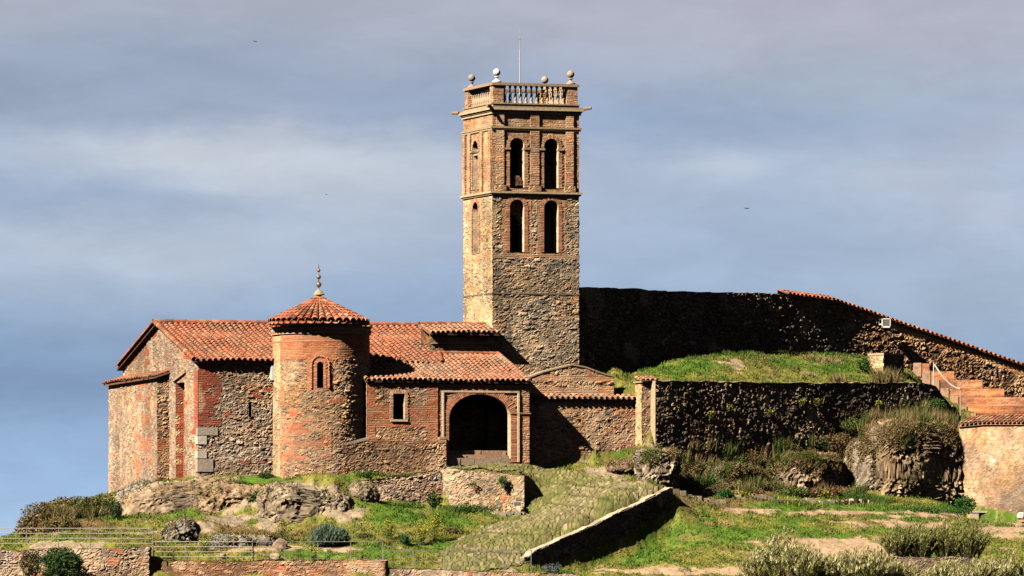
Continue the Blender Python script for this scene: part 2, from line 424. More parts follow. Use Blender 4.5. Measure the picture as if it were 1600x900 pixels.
M_SOIL = mat('turf_and_soil', grain=5, amt=.35, bump=.5, bscale=4)
M_LEAF = mat('foliage', rough=.7, grain=3, amt=.3, bump=0, spec=.2)
M_WOOD = mat('old_wood', grain=12, amt=.25, bump=.2)
M_METAL = mat('painted_metal', rough=.45, grain=20, amt=.1, bump=0, spec=.4)
M_BRONZE = mat('dark_bronze', rough=.42, grain=14, amt=.3, bump=0, metallic=.55, spec=.4)
M_GLASS = mat('lamp_glass', rough=.15, grain=3, amt=.2, bump=0, spec=.5)

# ------------------------------------------------------------------ roof tiles
TILEC = np.array([(.42,.125,.06),(.38,.11,.052),(.46,.16,.08),(.34,.10,.055),(.46,.21,.12),(.40,.14,.068),(.25,.10,.06)])
TILEP = np.array([(.43,.20,.11),(.45,.24,.14),(.40,.15,.08),(.44,.18,.09),(.42,.27,.17),(.30,.16,.10),(.38,.14,.075)])
def tile_strip(mb, rng, base, du, dv, dn, W, L, palette, sp=.32, r=.108, tl=.46, step=.36, clip=None, fan=None):
    """rows of real barrel tiles laid on the plane base + u*du + v*dv, u across, v up the slope"""
    base = np.asarray(base, float); nseg = 6
    an = np.linspace(math.pi, 0, nseg + 1)
    ca, sa = np.cos(an), np.sin(an)
    nc = max(1, int(round(W / sp))); sp = W / nc; nr = max(1, int(math.ceil(L / step)))
    Q = [[i, i + 1, nseg + 2 + i, nseg + 1 + i] for i in range(nseg)]
    Q = [[a, b, c, d] for a, b, c, d in Q]
    for ci in range(nc):
        cj = rng.normal(0, .008)
        for kind in (0, 1):
            u0 = (ci + .5 + (.5 if kind else 0)) * sp + cj
            if kind and ci == nc - 1: continue
            for rj in range(nr):
                v0 = rj * step - .05 + rng.normal(0, .024) - (.0 if kind == 0 else -.03)
                v1 = min(v0 + tl, L)
                sag = .17 * (float(vnoise(np.array(u0 * .45), np.array(v0 * .5), 0, 5)) - .5)
                if v1 - v0 < .08: continue
                if clip is not None and not clip(u0, (v0 + v1) / 2): continue
                cc = palette[rng.integers(len(palette))] * .5 + palette.mean(0) * .5; cc = cc * rng.uniform(.86, 1.16)
                if rng.random() < .10: cc = cc * .5 + np.array((.14, .10, .075)) * .5
                if kind: cc = cc * .6  # pans darkened: shadow between the tile columns put into their colour
                rot = rng.normal(0, .032)
                pt_ = float(fbm(np.array(u0 * .8), np.array(v0 * .8), 0, 15, 3)); cc = cc * (.62 + .76 * pt_) * np.array((1, 1 + .25 * (pt_ < .46), 1 + .3 * (pt_ < .46)))
                if rng.random() < .02: rot += rng.normal(0, .15)
                if kind == 0:
                    ra, rb = r * 1.06, r * .86; la, lb = .075, .045
                    sgn = 1
                else:
                    ra, rb = r * .95, r * 1.0; la, lb = .085, .075
                    sgn = -1
                vv = []
                for (v, rr, lift) in ((v0, ra, la), (v1, rb, lb)):
                    uc = u0 + rot * (v - v0)
                    hgt = lift + (sa * rr * .92 if sgn > 0 else -sa * rr * .55)
                    vv.append(base + (uc + ca * rr)[:, None] * du + v * dv + (hgt[:, None] + sag) * dn)
                # lip
                lipo = [vv[0] - dn * .022 * sgn + dv * .002]
                V = np.vstack([vv[0], vv[1]] + (lipo if kind == 0 else []))
                QQ = list(Q)
                if kind == 0: QQ += [[i, 2 * (nseg + 1) + i, 2 * (nseg + 1) + i + 1, i + 1] for i in range(nseg)]
                mb.add(V, QQ, cc)
def tile_line(mb, rng, p0, p1, r=.12, palette=TILEC, step=.36, up=UP):
    p0 = np.asarray(p0, float); p1 = np.asarray(p1, float); L = np.linalg.norm(p1 - p0); d = (p1 - p0) / L
    s_ = np.cross(d, up); s_ /= np.linalg.norm(s_); u_ = np.cross(s_, d)
    nseg = 8; an = np.linspace(math.pi * 1.08, -.08 * math.pi, nseg + 1)
    n = int(L / step)
    for i in range(n + 1):
        a = i * step; b = min(a + step + .09, L)
        if b - a < .05: continue
        cc = palette[rng.integers(len(palette))] * rng.uniform(.75, 1.2)
        V = []
        for t, rr in ((a, r * 1.06), (b, r * .9)):
            V.append(p0 + d * t + np.cos(an)[:, None] * s_ * rr + np.sin(an)[:, None] * u_ * rr + u_ * rng.normal(0, .006))
        mb.add(np.vstack(V), [[i_, i_ + 1, nseg + 2 + i_, nseg + 1 + i_] for i_ in range(nseg)], cc)

# ------------------------------------------------------------------ openings
def arch_pts(uc, hw, z0, z1, rise=None, n=14):
    """outline of an arched opening, clockwise from lower left: list of (u,z)"""
    rise = hw if rise is None else rise
    zs = z1 - rise
    pts = [(uc - hw, z0)]
    if rise > 0:
        for i in range(n + 1):
            a = math.pi - math.pi * i / n
            pts.append((uc + hw * math.cos(a), zs + rise * math.sin(a)))
    else: pts += [(uc - hw, z1), (uc + hw, z1)]
    pts.append((uc + hw, z0))
    return pts
def in_arch(uc, hw, z0, z1, rise=None):
    rise = hw if rise is None else rise
    zs = z1 - rise
    def f(u, v):
        x = (u - uc) / hw
        t = zs + (rise * np.sqrt(np.clip(1 - x * x, 0, 1)) if rise > 0 else 0)
        return (np.abs(x) < 1) & (v > z0) & (v < t)
    return f
def opening(mb, p0, d, n, pts, depth, ring=.26, proud=.03, col_=(.46, .24, .14), mo=(.5, .36, .23), revc=(.50, .37, .24), sill=True, seed=3, n_in=0.0):
    """brick ring round an outline plus the reveal going in by depth"""
    rng = np.random.default_rng(seed)
    p0 = np.array([p0[0], p0[1], 0.0]); d = np.array([d[0], d[1], 0.0]); n = np.array([n[0], n[1], 0.0])
    # densify
    P2 = [pts[0]]
    for a, b in zip(pts[:-1], pts[1:]):
        L = math.dist(a, b); k = max(1, int(round(L / .085)))
        for i in range(1, k + 1): P2.append((a[0] + (b[0] - a[0]) * i / k, a[1] + (b[1] - a[1]) * i / k))
    P2 = np.array(P2); tang = np.gradient(P2, axis=0); tang /= (np.linalg.norm(tang, axis=1, keepdims=True) + 1e-9)
    outw = np.stack([-tang[:, 1], tang[:, 0]], 1)
    def W(uv, off): return p0 + uv[0] * d + np.array([0, 0, uv[1]]) + n * off
    for i in range(len(P2) - 1):
        wdt = ring * (1 if i % 2 else .82) + rng.normal(0, .015)
        a, b = P2[i], P2[i + 1]; oa, ob = a + outw[i] * wdt, b + outw[i + 1] * wdt
        g = .12
        a2 = a + (b - a) * g; b2 = b - (b - a) * g; oa2 = oa + (ob - oa) * g; ob2 = ob - (ob - oa) * g
        pr = proud + rng.uniform(0, .018)
        cc = np.array(col_) * rng.uniform(.65, 1.3) + rng.normal(0, .012, 3)
        # mortar bed
        mb.add([W(a, proud * .6), W(b, proud * .6), W(ob, proud * .6), W(oa, proud * .6)], [[0, 1, 2, 3]], mo)
        v = [W(a2, pr), W(b2, pr), W(ob2, pr), W(oa2, pr), W(a2, 0), W(b2, 0), W(ob2, 0), W(oa2, 0)]
        mb.add(v, [[0, 1, 2, 3], [0, 4, 5, 1], [1, 5, 6, 2], [2, 6, 7, 3], [3, 7, 4, 0]], np.clip(cc, .03, .8))
        rc = np.array(revc) * rng.uniform(.8, 1.15)
        mb.add([W(a, proud * .6), W(b, proud * .6), W(b, -depth), W(a, -depth)], [[0, 1, 2, 3]], rc)
    if sill:
        a, b = P2[0], P2[-1]
        mb.add([W(a, .05), W(b, .05), W(b, -depth), W(a, -depth)], [[0, 1, 2, 3]], revc)
# ------------------------------------------------------------------ terrain
RET0 = P(1025, 600, 4.7)
RPHI = math.radians(38)
def ret_pt(px):
    """retaining wall line: (x, y) at photo column px"""
    k = (px - 800) / FPX; t = math.tan(RPHI)
    # Y = 5.2 + t (X - x0); X = k (330+Y)
    X = k * (D0 + RET0[1] - t * RET0[0]) / (1 - k * t)
    return np.array([X, RET0[1] + t * (X - RET0[0])])
CW = []            # the tall curved wall (x, y)
def _cw():
    x, y = P(880, 0, 13.3)[:2]; px = 880
    while px < 1760:
        CW.append((x, y, PX(x, y)))
        px = PX(x, y)
        ph = np.interp(px, [880, 1150, 1300, 1360, 1480, 1750], [46, 43, 38, 32, 27, 21])
        x += .25 * math.cos(math.radians(ph)); y += .25 * math.sin(math.radians(ph))
_cw(); CW = np.array(CW)
def cw_y(px): return np.interp(px, CW[:, 2], CW[:, 1])

ctrl = []
def c_(px, py, Y): ctrl.append(tuple(P(px, py, Y)))
for p in [
 (700,729,-1.5),(812,741,-1.6),(880,735,1),(878,757,-1.4),(855,792,-3.8),(848,808,-5),(829,802,-3.1),(832,793,-2.4),(838,776,-1.4),(846,758,-.3),(862,786,-3.0),
 (930,738,0.8),(1000,757,-2),(940,777,-4.7),(1045,766,-4.5),(1000,783,-6.0),(880,846,-9.9),(930,820,-8.1),
 (700,796,-3.6),(760,799,-3.7),(806,806,-4.0),(640,786,-3.4),(600,744,-1.3),(660,738,-1.2),(560,748,-1.9),(600,780,-2.7),(555,772,-3.4),
 (760,832,-8),(700,870,-13),(760,885,-14.3),(822,876,-12.8),(690,850,-11),
 (1062,806,-5.3),(1000,858,-9.2),(940,882,-11.4),(880,892,-13),(835,889,-14),
 (650,893,-15),(950,897,-14.3),(1050,892,-13),(1200,893,-13),(560,850,-12.5),(620,825,-9),(560,800,-6.5),(650,800,-5.5),
 (245,870,-15.3),(400,873,-15.3),(560,874,-15.3),(300,818,-7.5),(400,803,-5.5),(245,802,-3),(220,768,3),(300,752,-1.0),(420,748,0),(500,750,-4.3),(540,752,-3.2),
 (262,750,5),(300,792,-5),(430,797,-5.5),(500,800,-6.5),(480,852,-12),(350,847,-11),(250,845,-10),(360,765,-2.2),(420,775,-3.5),
 (200,774,7),(168,776,13),(130,780,5),(70,797,0),(42,838,-5),(36,852,-12),(100,853,-14.5),(190,854,-14.8),(130,815,-8),(200,830,-9),
 (930,699,4.9),(1000,700,4.9),(1040,708,2.6),(960,722,2.5),(900,722,2.8),(1052,770,0),(1040,700,5.2),
 (1100,812,-4.5),(1110,784,-1.5),(1200,788,0),(1350,792,2),(1480,797,5.0),(1600,808,4.6),(1100,772,1.2),(1200,774,3.6),(1300,778,5.0),(1400,783,6.2),(1488,789,7.6),
 (1100,850,-9),(1060,878,-12),(1300,840,-6),(1300,898,-13),(1450,840,-4.5),(1600,835,-2.5),(1600,890,-11),(1450,890,-12),(1200,830,-5.5),
 (1700,810,4),(1700,880,-10),
 (1420,690,11.5),(1470,680,12.5),(1440,645,13.6),(1500,690,12),(1560,672,13),(1650,672,12),
 (910,590,12.6),(960,584,14.8),(1000,570,17),(1050,563,19.5),(1150,558,None),(1250,560,None),(1340,563,None),(965,606,7.5),(1000,606,7.2),(1060,580,13),(1200,575,17),(1330,575,20),
 (1425,606,22),(1440,640,19),(1480,664,17.5),(1500,668,15),(1600,667,15),(1520,664,20),(1600,662,25),(1480,655,23),(1460,640,22),(1440,600,None),(1480,640,None),(1520,640,None),(1600,650,None),(1700,660,None),(1700,665,18),
]:
    px, py, Y = p
    c_(px, py, cw_y(px) - .6 if Y is None else Y)
for px in range(1032, 1460, 10):
    py = np.interp(px, [1034, 1090, 1180, 1260, 1330, 1400, 1460], [712, 724, 722, 706, 684, 662, 645])
    x, y = ret_pt(px); ctrl.append((x - .01, y + .02, ZPY(py, y))); ctrl.append((x - .40, y + .52, ZPY(600, y)))
for px in range(832, 1052, 9):      # both sides of the ramp parapet
    Y = -12.3 + (px - 834) * .0336
    c_(px, np.interp(px, [834, 880, 940, 1000, 1051], [866, 845, 817, 789, 765]), Y + .30)
    c_(px + 4, np.interp(px, [834, 880, 940, 1000, 1051], [886, 882, 866, 839, 808]), Y - .05)
for px in range(700, 820, 8):
    c_(px, np.interp(px, [700, 818], [734, 745]), -1.85); c_(px, np.interp(px, [700, 818], [798, 808]), -2.45)
for px, pt, pb_, Y in ((212,775,802,.8),(235,766,804,-.2),(262,760,806,-1.0),(300,757,806,-2.0),(335,759,804,-2.6),(365,763,803,-3.2),(400,765,802,-3.8),(430,755,804,-4.6),(460,750,808,-5.4),(490,748,810,-6.0),(520,749,806,-6.0),(548,753,797,-5.2)):
    c_(px, pt, Y); c_(px, pb_, Y - .85)      # rock ledge under the church
for px in range(706, 828, 24): c_(px, 727.5, 1.55)
for px in range(1499, 1692, 9):      # both sides of the rendered wall
    Yw = 9.6 - 4.0 * (px - 1499) / 191
    c_(px, np.interp(px, [1500, 1540, 1600, 1690], [789, 797, 808, 818]), Yw - .02); c_(px, 672, Yw + .65)
for px in range(845, 1000, 10):       # both sides of the courtyard wall
    a_ = A_(px, 1.98); c_(px, np.interp(px, [850, 900, 950, 1000], [727, 718, 709, 700]), Yab(a_, 2.02)); a_ = A_(px, 1.3); c_(px, 640, Yab(a_, 1.45))
for px in range(1002, 1036, 10): c_(px, 701, 4.1)
for px in range(558, 692, 10):
    Yd = np.interp(px, [556, 620, 690], [-2.7, -2.4, -1.7]); c_(px, np.interp(px, [560, 690], [748, 741]), Yd + .6); c_(px, np.interp(px, [560, 690], [782, 788]), Yd - .02)
for px in range(1060, 1340, 40):
    py = np.interp(px, [1060, 1200, 1340], [746, 750, 742]); x, y = ret_pt(px); ctrl.append((x + .9, y - 2.0, ZPY(py, y - 2.0)))
for px in range(-40, 1640, 45):      # foot of the terrace walls along the bottom edge
    Yf = -17.6 if px < 240 else -16.9
    x = P(px, 0, Yf)[0]; ctrl.append((x, Yf, -1.5))
for X in range(-40, 56, 8):
    ctrl.append((X, -19.5, -1.9)); ctrl.append((X, -24, -2.6)); ctrl.append((X, -30, -3.0))
for q in [(-27.5,-13,-1.0),(-29,-12,-2.2),(-27.6,-3,-.2),(-29,2,-1),(-29,10,0),(-28,20,1.5),(-22,18,3.2),(-34,5,-2.9),(-36,-10,-3),(-36,20,-3),(-40,35,-3),
          (-15,25,4),(0,24,6),(5,35,7),(15,38,7),(25,42,6),(40,40,5),(50,20,2.0),(44,0,2.0),(44,-12,0),(56,0,-1),(-10,38,0),(-20,32,0),(0,52,-2),(20,55,-2),(40,55,-2),(-25,50,-3),
          (-12,6,4.5),(-5,8,5),(2,12,6.5),(-12,14,4.5)]:
    ctrl.append(q)
ctrl = np.array(ctrl)
def _solve():
    n = len(ctrl); X = ctrl[:, :2]
    D = np.linalg.norm(X[:, None] - X[None], axis=2)
    A = np.zeros((n + 3, n + 3)); A[:n, :n] = D + np.eye(n) * -.02
    A[:n, n] = 1; A[:n, n + 1:] = X; A[n, :n] = 1; A[n + 1:, :n] = X.T
    return np.linalg.solve(A, np.concatenate([ctrl[:, 2], [0, 0, 0]]))
_w = _solve()
def hbase(x, y):
    x = np.asarray(x, float); y = np.asarray(y, float); r = _w[-3] + _w[-2] * x + _w[-1] * y
    for (cx, cy, _), wi in zip(ctrl, _w[:-3]): r = r + wi * np.sqrt((x - cx) ** 2 + (y - cy) ** 2)
    return r
def hit(px, py, Y0=-17.0, Y1=27.0, n=500):
    """where the sight line through a photo point meets the ground"""
    Ys = np.linspace(Y0, Y1, n); s = FPX / (D0 + Ys); X = (px - 800) / s; Z = (HOR - py) / s
    k = np.nonzero(H(X, Ys) >= Z)[0]
    return None if len(k) == 0 else float(Ys[k[0]])
_hb = hbase
def hbase(x, y):
    """terrain with the terrace behind the retaining wall shaped as one low rise"""
    x = np.asarray(x, float); y = np.asarray(y, float); r = _hb(x, y)
    s_ = FPX / (D0 + y); px = 800 + x * s_
    t_ = math.tan(RPHI); yr = np.where(px < 1027, 6.3, RET0[1] + t_ * (x - RET0[0]) + .2); cwy = np.interp(px, CW[:, 2], CW[:, 1])
    t = (y - yr - .3) / np.maximum(cwy - yr - .3, 1)
    cap = np.interp(px, [960, 1005, 1060, 1130, 1200, 1290, 1360, 1450], [592, 577, 561, 550, 553, 556, 560, 590])
    cap = cap + 5 * (fbm(x * .8, y * .8, 0, 42, 3) - .5)
    py = 601 + (cap - 601) * sm(t, -.05, .62); z = (HOR - py) / s_
    k = sm(px, 955, 985) * (1 - sm(px, 1420, 1452)) * sm(t, -.02, .03) * (1 - sm(t, 1.0, 1.25))
    r = r * (1 - k) + z * k
    # level ground kept down behind the landing, dry stone and rendered walls
    yw = 9.6 - 4.0 * (px - 1499) / 191
    r = np.where((px > 1492) & (y > yw + .45) & (y < 22), np.minimum(r, (HOR - 669) / s_), r)
    cap2 = np.where(px < 696, 743.0, np.interp(y, [-1.9, 1.5], [0, 1]) * 0 + 737 + (px - 700) * .06 - np.interp(y, [-1.9, 1.2], [0, 9.5]) - (px - 700) * .06 * np.interp(y, [-1.9, 1.2], [0, 1]))
    r = np.where((px > 560) & (px < 832) & (y > -1.95) & (y < 3.2), np.minimum(r, (HOR - cap2) / s_), r)
    return r
def proj(x, y, z):
    s = FPX / (D0 + y); return 800 + x * s, HOR - z * s
def inpoly(px, py, poly):
    r = np.zeros(np.shape(px), bool); n = len(poly)
    for i in range(n):
        x1, y1 = poly[i]; x2, y2 = poly[(i + 1) % n]
        c = ((y1 > py) != (y2 > py)) & (px < (x2 - x1) * (py - y1) / (y2 - y1 + 1e-9) + x1)
        r ^= c
    return r
def blob(px, py, b):
    r = 0
    for (cx, cy, rx, ry, wt) in b: r = np.maximum(r, wt * np.exp(-((px - cx) / rx) ** 2 - ((py - cy) / ry) ** 2))
    return r
DIRT = [(1330,858,150,22,1),(1240,872,90,14,.9),(1420,822,110,10,.7),(1120,893,130,9,.95),(1560,830,80,12,.8),(1180,797,60,3,.9),(1320,801,160,4,1),(1480,806,150,4,1),(1600,815,60,8,1),
        (470,858,110,5,.8),(640,803,60,4,.3),(960,893,60,6,.7),(420,790,60,10,.5),(520,858,40,6,.6)]
ROCKY = [(310,782,120,20,1.3),(480,780,80,26,1.3),(240,775,40,20,.9),(380,815,90,14,.7),(300,832,60,10,.6),(1030,740,50,30,.5),(960,735,50,16,.55),(90,850,60,16,.6),(560,765,40,14,.7),(420,808,70,10,.7)]
BROWN = [(110,800,80,30,.9),(1150,735,130,55,1),(1280,715,100,60,1),(1400,690,90,60,.9),(340,825,150,26,.6),(450,832,70,22,.6),(1110,570,200,14,.25),(1030,570,60,12,.3)]
GREEN = [(610,805,90,26,.8),(380,748,60,10,1),(430,750,30,8,1),(650,850,90,16,.7),(1120,830,110,24,.9),(1250,790,140,7,1),(1420,795,120,8,1),(1080,575,90,14,.8),(1290,572,90,14,.8),(1000,715,60,12,.8),(500,865,120,7,.8),(1000,870,90,12,.8),(350,790,70,8,.7),(200,795,60,12,.5),(760,800,60,8,.8)]
G1 = np.array((.098, .165, .017)); G2 = np.array((.21, .19, .038)); DR = np.array((.40, .27, .165)); RK = np.array((.30, .225, .145)); BRN = np.array((.17, .105, .045))
def ground_col(x, y, z, seed=11):
    px, py = proj(x, y, z)
    n1 = fbm(x * .9, y * .9, 0, seed, 4); n2 = fbm(x * .35, y * .35, 0, seed + 9, 4); n3 = fbm(x * 2.5, y * 2.5, 0, seed + 5, 3); n4 = fbm(x * .5 + 40, y * .8, 0, seed + 15, 4)
    g = blob(px, py, GREEN); d = blob(px, py, DIRT); r = blob(px, py, ROCKY); b = blob(px, py, BROWN)
    k = sm(n1 + n2 * .8 - g * .42, .52, .88)[..., None]
    c = G1 * (1 - k) + G2 * k
    k5 = sm(fbm(x * 3.2, y * 3.2, 4, seed + 40, 3), .52, .66)[..., None] * .55; c = c * (1 - k5) + np.array((.035, .085, .012)) * k5
    c = c * (.65 + .7 * n3)[..., None]
    k = sm(b * .9 + (n4 - .5) * 1.6, .25, .75)[..., None]; c = c * (1 - k) + BRN * (.7 + .7 * n3)[..., None] * k
    k = sm(r + (n1 - .5) * 1.9 , .42, .62)[..., None]; c = c * (1 - k) + RK * (.6 + .9 * n3)[..., None] * k
    k = sm(d + (n1 - .5) * 1.5 + (n3 - .5) * .4, .4, .7)[..., None]; c = c * (1 - k) + DR * (.75 + .5 * n3)[..., None] * k
    green = (1 - k[..., 0]) * (1 - sm(r + (n1 - .5) * 1.9, .42, .62) * .9)
    return c, green
def htex(x, y):
    return .16 * (fbm(x * .45, y * .45, 0, 77, 4) - .5) + .16 * (fbm(x * 1.6, y * 1.6, 0, 78, 4) - .5) + .07 * (vnoise(x * 5, y * 5, 0, 79) - .5)
def rockamp(x, y, z):
    px, py = proj(x, y, z); return blob(px, py, ROCKY) + .7 * blob(px, py, BROWN)
def H(x, y):
    h = hbase(x, y); ra = rockamp(x, y, h)
    rn = np.abs(fbm(x * .8, y * .8, 0, 91, 5) - .5) * 2
    h = h + htex(x, y) + ra * (.55 * (fbm(x * .7, y * .7, 0, 92, 5) - .5) + .35 * rn * fbm(x * 3, y * 3, 0, 93, 3))
    ex = np.maximum(np.maximum(np.abs(x - 8) - 42, 0), np.maximum(np.abs(y - 12) - 38, 0))
    k = sm(ex, 0, 8)
    return np.maximum(h * (1 - k) - 3.4 * k, -3.4)

def build_ground():
    mb = MB()
    fx = np.arange(-29.5, 33.5, .13); fy = np.arange(-19, 28.5, .13)
    gx = np.unique(np.concatenate([np.arange(-42, -29.5, .6), fx, np.arange(33.5, 58.1, .6)]))
    gy = np.unique(np.concatenate([np.arange(-34, -19, .6), fy, np.arange(28.5, 58.1, .6)]))
    U, V = np.meshgrid(gx, gy); Z = H(U, V)
    c, _ = ground_col(U, V, Z)
    idx = np.arange(U.size).reshape(U.shape)
    Q = np.stack([idx[:-1, :-1], idx[:-1, 1:], idx[1:, 1:], idx[1:, :-1]], -1).reshape(-1, 4)
    mb.add(np.stack([U, V, Z], -1).reshape(-1, 3), Q, c.reshape(-1, 3))
    # outer sheet to the horizon joins the patch edge
    xs = [-3000, -600, -42, 0, 58, 600, 3000]; ys = [-3000, -600, -300, -34, 10, 58, 600, 4000]
    for i in range(len(xs) - 1):
        for j in range(len(ys) - 1):
            if -42 <= xs[i] < 58 and -34 <= ys[j] < 58: continue
            mb.add([(xs[i], ys[j], -3.4), (xs[i + 1], ys[j], -3.4), (xs[i + 1], ys[j + 1], -3.4), (xs[i], ys[j + 1], -3.4)], [[0, 1, 2, 3]], (.14, .14, .06))
    o = mb.build('ground', M_SOIL); tag(o, kind='structure')
    return o
build_ground()

PATH = [(700,731),(745,724),(830,725),(880,736),(940,744),(1000,757),(1052,763),(1044,775),(1000,790),(920,828),(828,876),(800,893),(690,894),(686,872),(700,861),(752,828),(806,806),(824,797),(824,745),(812,738),(705,734)]
def build_path():
    mb = MB()
    gx = np.arange(-6.5, 8.2, .065); gy = np.arange(-16.5, 2.6, .065)
    U, V = np.meshgrid(gx, gy); Z = H(U, V)
    px, py = proj(U, V, Z)
    jx = (fbm(U * 1.2, V * 1.2, 0, 5, 3) - .5) * 34
    m = inpoly(px + jx, py + jx * .25, PATH)
    F1, F2, a, b = worley(U + .1 * fbm(U, V, 0, 3), V, .24, .42, 51, .8)
    e = sm(F2 - F1, .03, .28)
    gr = sm(fbm(U * .55, V * .55, 0, 21, 4) + .30 * (fbm(U * 3, V * 3, 0, 22, 2) - .5), .40, .56)
    sc = pick([(.28,.215,.125),(.23,.175,.10),(.33,.26,.155),(.19,.145,.09),(.30,.215,.12)], a) * (.75 + .45 * b)[..., None]
    gc = (np.array((.125, .13, .028)) * (.7 + .6 * b)[..., None])
    k = np.clip((1 - e) * .8 + .12 + gr * .62 * (.4 + .6 * (1 - b)), 0, 1)[..., None]
    c = sc * (1 - k) + gc * k
    # kerb courses crossing the ramp
    for (xa, ya, xb, yb) in ((852, 757, 1000, 768), (858, 773, 975, 784), (850, 788, 930, 797), (740, 833, 868, 839), (705, 861, 830, 868)):
        t = (px - xa) / (xb - xa); ln = ya + (yb - ya) * t + 3 * (fbm(px * .03, 0 * px, 0, 5) - .5)
        kk = (np.exp(-((py - ln) / 1.3) ** 2) * (t > 0) * (t < 1) * .75)[..., None]; c = c * (1 - kk) + np.array((.045, .07, .015)) * kk
    Zp = Z + .035 + .06 * e * (.35 + b)
    idx = np.arange(U.size).reshape(U.shape)
    Q = np.stack([idx[:-1, :-1], idx[:-1, 1:], idx[1:, 1:], idx[1:, :-1]], -1)
    mk = m[:-1, :-1] & m[1:, 1:] & m[1:, :-1] & m[:-1, 1:]
    Q = Q[mk].reshape(-1, 4)
    used = np.zeros(U.size, bool); used[Q.ravel()] = True; rm = np.cumsum(used) - 1
    mb.add(np.stack([U, V, Zp], -1).reshape(-1, 3)[used], rm[Q], c.reshape(-1, 3)[used])
    o = mb.build('path', M_ST); tag(o, kind='structure')
build_path()
# ------------------------------------------------------------------ bell tower
def frame_wall(a0, b0, a1, b1):
    return ab(a0, b0)[:2], ab(a1, b1)[:2]
TB = -2.1; TS = 4.86
TA = A_(770, TB); TY = Yab(TA, TB)
def tz(py): return ZPY(py, TY)
def ring_box(mb, prot, z0, z1, c, inner=True):
    mb.box(ab(TA - prot, TB - TS - prot, z0), E1, E2, UP, TS + 2 * prot, TS + 2 * prot, z1 - z0, c)
def baluster_mesh(h):
    mb = MB(); k = h
    prof = [(.001, 0), (.085, 0), (.085, .07 * k), (.05, .09 * k), (.065, .16 * k), (.088, .30 * k), (.07, .42 * k), (.042, .56 * k), (.036, .66 * k), (.06, .70 * k), (.038, .74 * k), (.05, .86 * k), (.08, .92 * k), (.08, k), (.001, k)]
    mb.lathe(prof, n=8, c=(.50, .37, .24)); return mb
def build_tower():
    tw = thing('bell_tower', 'tall square stone and brick bell tower with a balustrade on top', 'bell tower', ab(TA + TS / 2, TB - TS / 2, 4))
    rng = np.random.default_rng(4)
    zl, zs, zc = tz(300), tz(199), tz(174)
    fc = [(A_(807.5, TB) - TA), (A_(861, TB) - TA)]
    lc = 2.05
    faces = [  # p0, p1, list of hole arches (lower, upper), visible
        (ab(TA, TB), ab(TA + TS, TB), fc, True, .41),
        (ab(TA, TB - TS), ab(TA, TB), [lc], True, .48),
        (ab(TA + TS, TB), ab(TA + TS, TB - TS), [TS / 2], False, .45),
        (ab(TA + TS, TB - TS), ab(TA, TB - TS), [TS / 2 - .95, TS / 2 + .95], False, .38)]
    low = (tz(393), tz(311)); upw = (tz(292), tz(214.5))
    lo = MB(); hi = MB()
    for i, (p0, p1, cs, vis, hw) in enumerate(faces):
        hl = [in_arch(c, hw, low[0], low[1]) for c in cs]; hu = [in_arch(c, hw, upw[0], upw[1]) for c in cs]
        pal = 'cream' if i == 1 else 'tower'  # sunlit left face painted paler through its palette
        def bwl(u, v, cs=cs, hw=hw):
            r = np.zeros_like(u)
            for c in cs: r = np.maximum(r, ((np.abs(u - c) < hw + .42) & (v > low[0] - .1) & (v < low[1] + .55)) * .62)
            r = np.maximum(r, ((u < .22) | (u > TS - .22)) * .45 * (v > tz(400)))
            r = np.maximum(r, (v > zl - .25) * .8)
            r = np.maximum(r, (np.abs(v - tz(400)) < .12) * .6)
            return r
        rs = None if vis else .12
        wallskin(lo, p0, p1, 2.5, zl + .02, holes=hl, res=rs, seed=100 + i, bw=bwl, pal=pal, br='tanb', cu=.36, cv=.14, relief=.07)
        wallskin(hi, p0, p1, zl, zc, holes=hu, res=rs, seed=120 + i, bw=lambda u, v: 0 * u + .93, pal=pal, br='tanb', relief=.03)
        # inner faces
        d = (p1 - p0)[:2] / np.linalg.norm((p1 - p0)[:2]); n = np.array([d[1], -d[0]])
        q0, q1 = p1[:2] - n * .85, p0[:2] - n * .85
        L = TS
        wallskin(lo, q0, q1, 6.5, zl + .02, holes=[in_arch(L - c, hw, *low) for c in cs], res=.1, seed=140 + i, pal='tan', relief=.02)
        wallskin(hi, q0, q1, zl, zc, holes=[in_arch(L - c, hw, *upw) for c in cs], res=.1, seed=150 + i, pal='tan', relief=.02)
    # thin projecting course and floor
    lo_o = lo.build('lower_shaft', M_ST, tw); hi_o = hi.build('belfry_stage', M_ST, tw)
    for i, (p0, p1, cs, vis, hw) in enumerate(faces):
        d = (p1 - p0)[:2] / TS; n = np.array([d[1], -d[0]])
        for k, c in enumerate(cs):
            for nm, (z0, z1), cc in (('window', low, (.56, .26, .15)), ('window', upw, (.58, .31, .18))):
                m = MB()
                opening(m, p0, d, n, arch_pts(c, hw, z0, z1), .88, ring=.24, proud=.045, col_=cc, revc=(.70, .52, .34), seed=i * 10 + k)  # pale reveals: the sunlit inner edge is painted into their colour
                wo = m.build('window', M_ST, tw)
                if z0 == upw[0] and vis:
                    for s in (-1, 1):     # little impost ledges
                        m = MB(); uu = c + s * (hw + .13) - .17
                        m.box(np.array([*(p0[:2] + d * uu - n * .25), tz(233)]), [*d, 0], [*n, 0], UP, .34, .36, .10, (.42, .30, .19))
                        io = m.build('impost', M_ST); attach(io, tw)
    # brick and rubble fillings
    m = MB()
    q0 = ab(TA + .34, TB - TS); q1 = ab(TA + .34, TB)
    wallskin(m, q0, q1, low[0], low[1] + .05, res=.06, seed=9, bw=lambda u, v: 0 * u + .75, pal='cream', br='tanb', holes=[lambda u, v: np.abs(u - lc) > .52])
    m.build('brick_filling', M_ST, tw)
    m = MB()
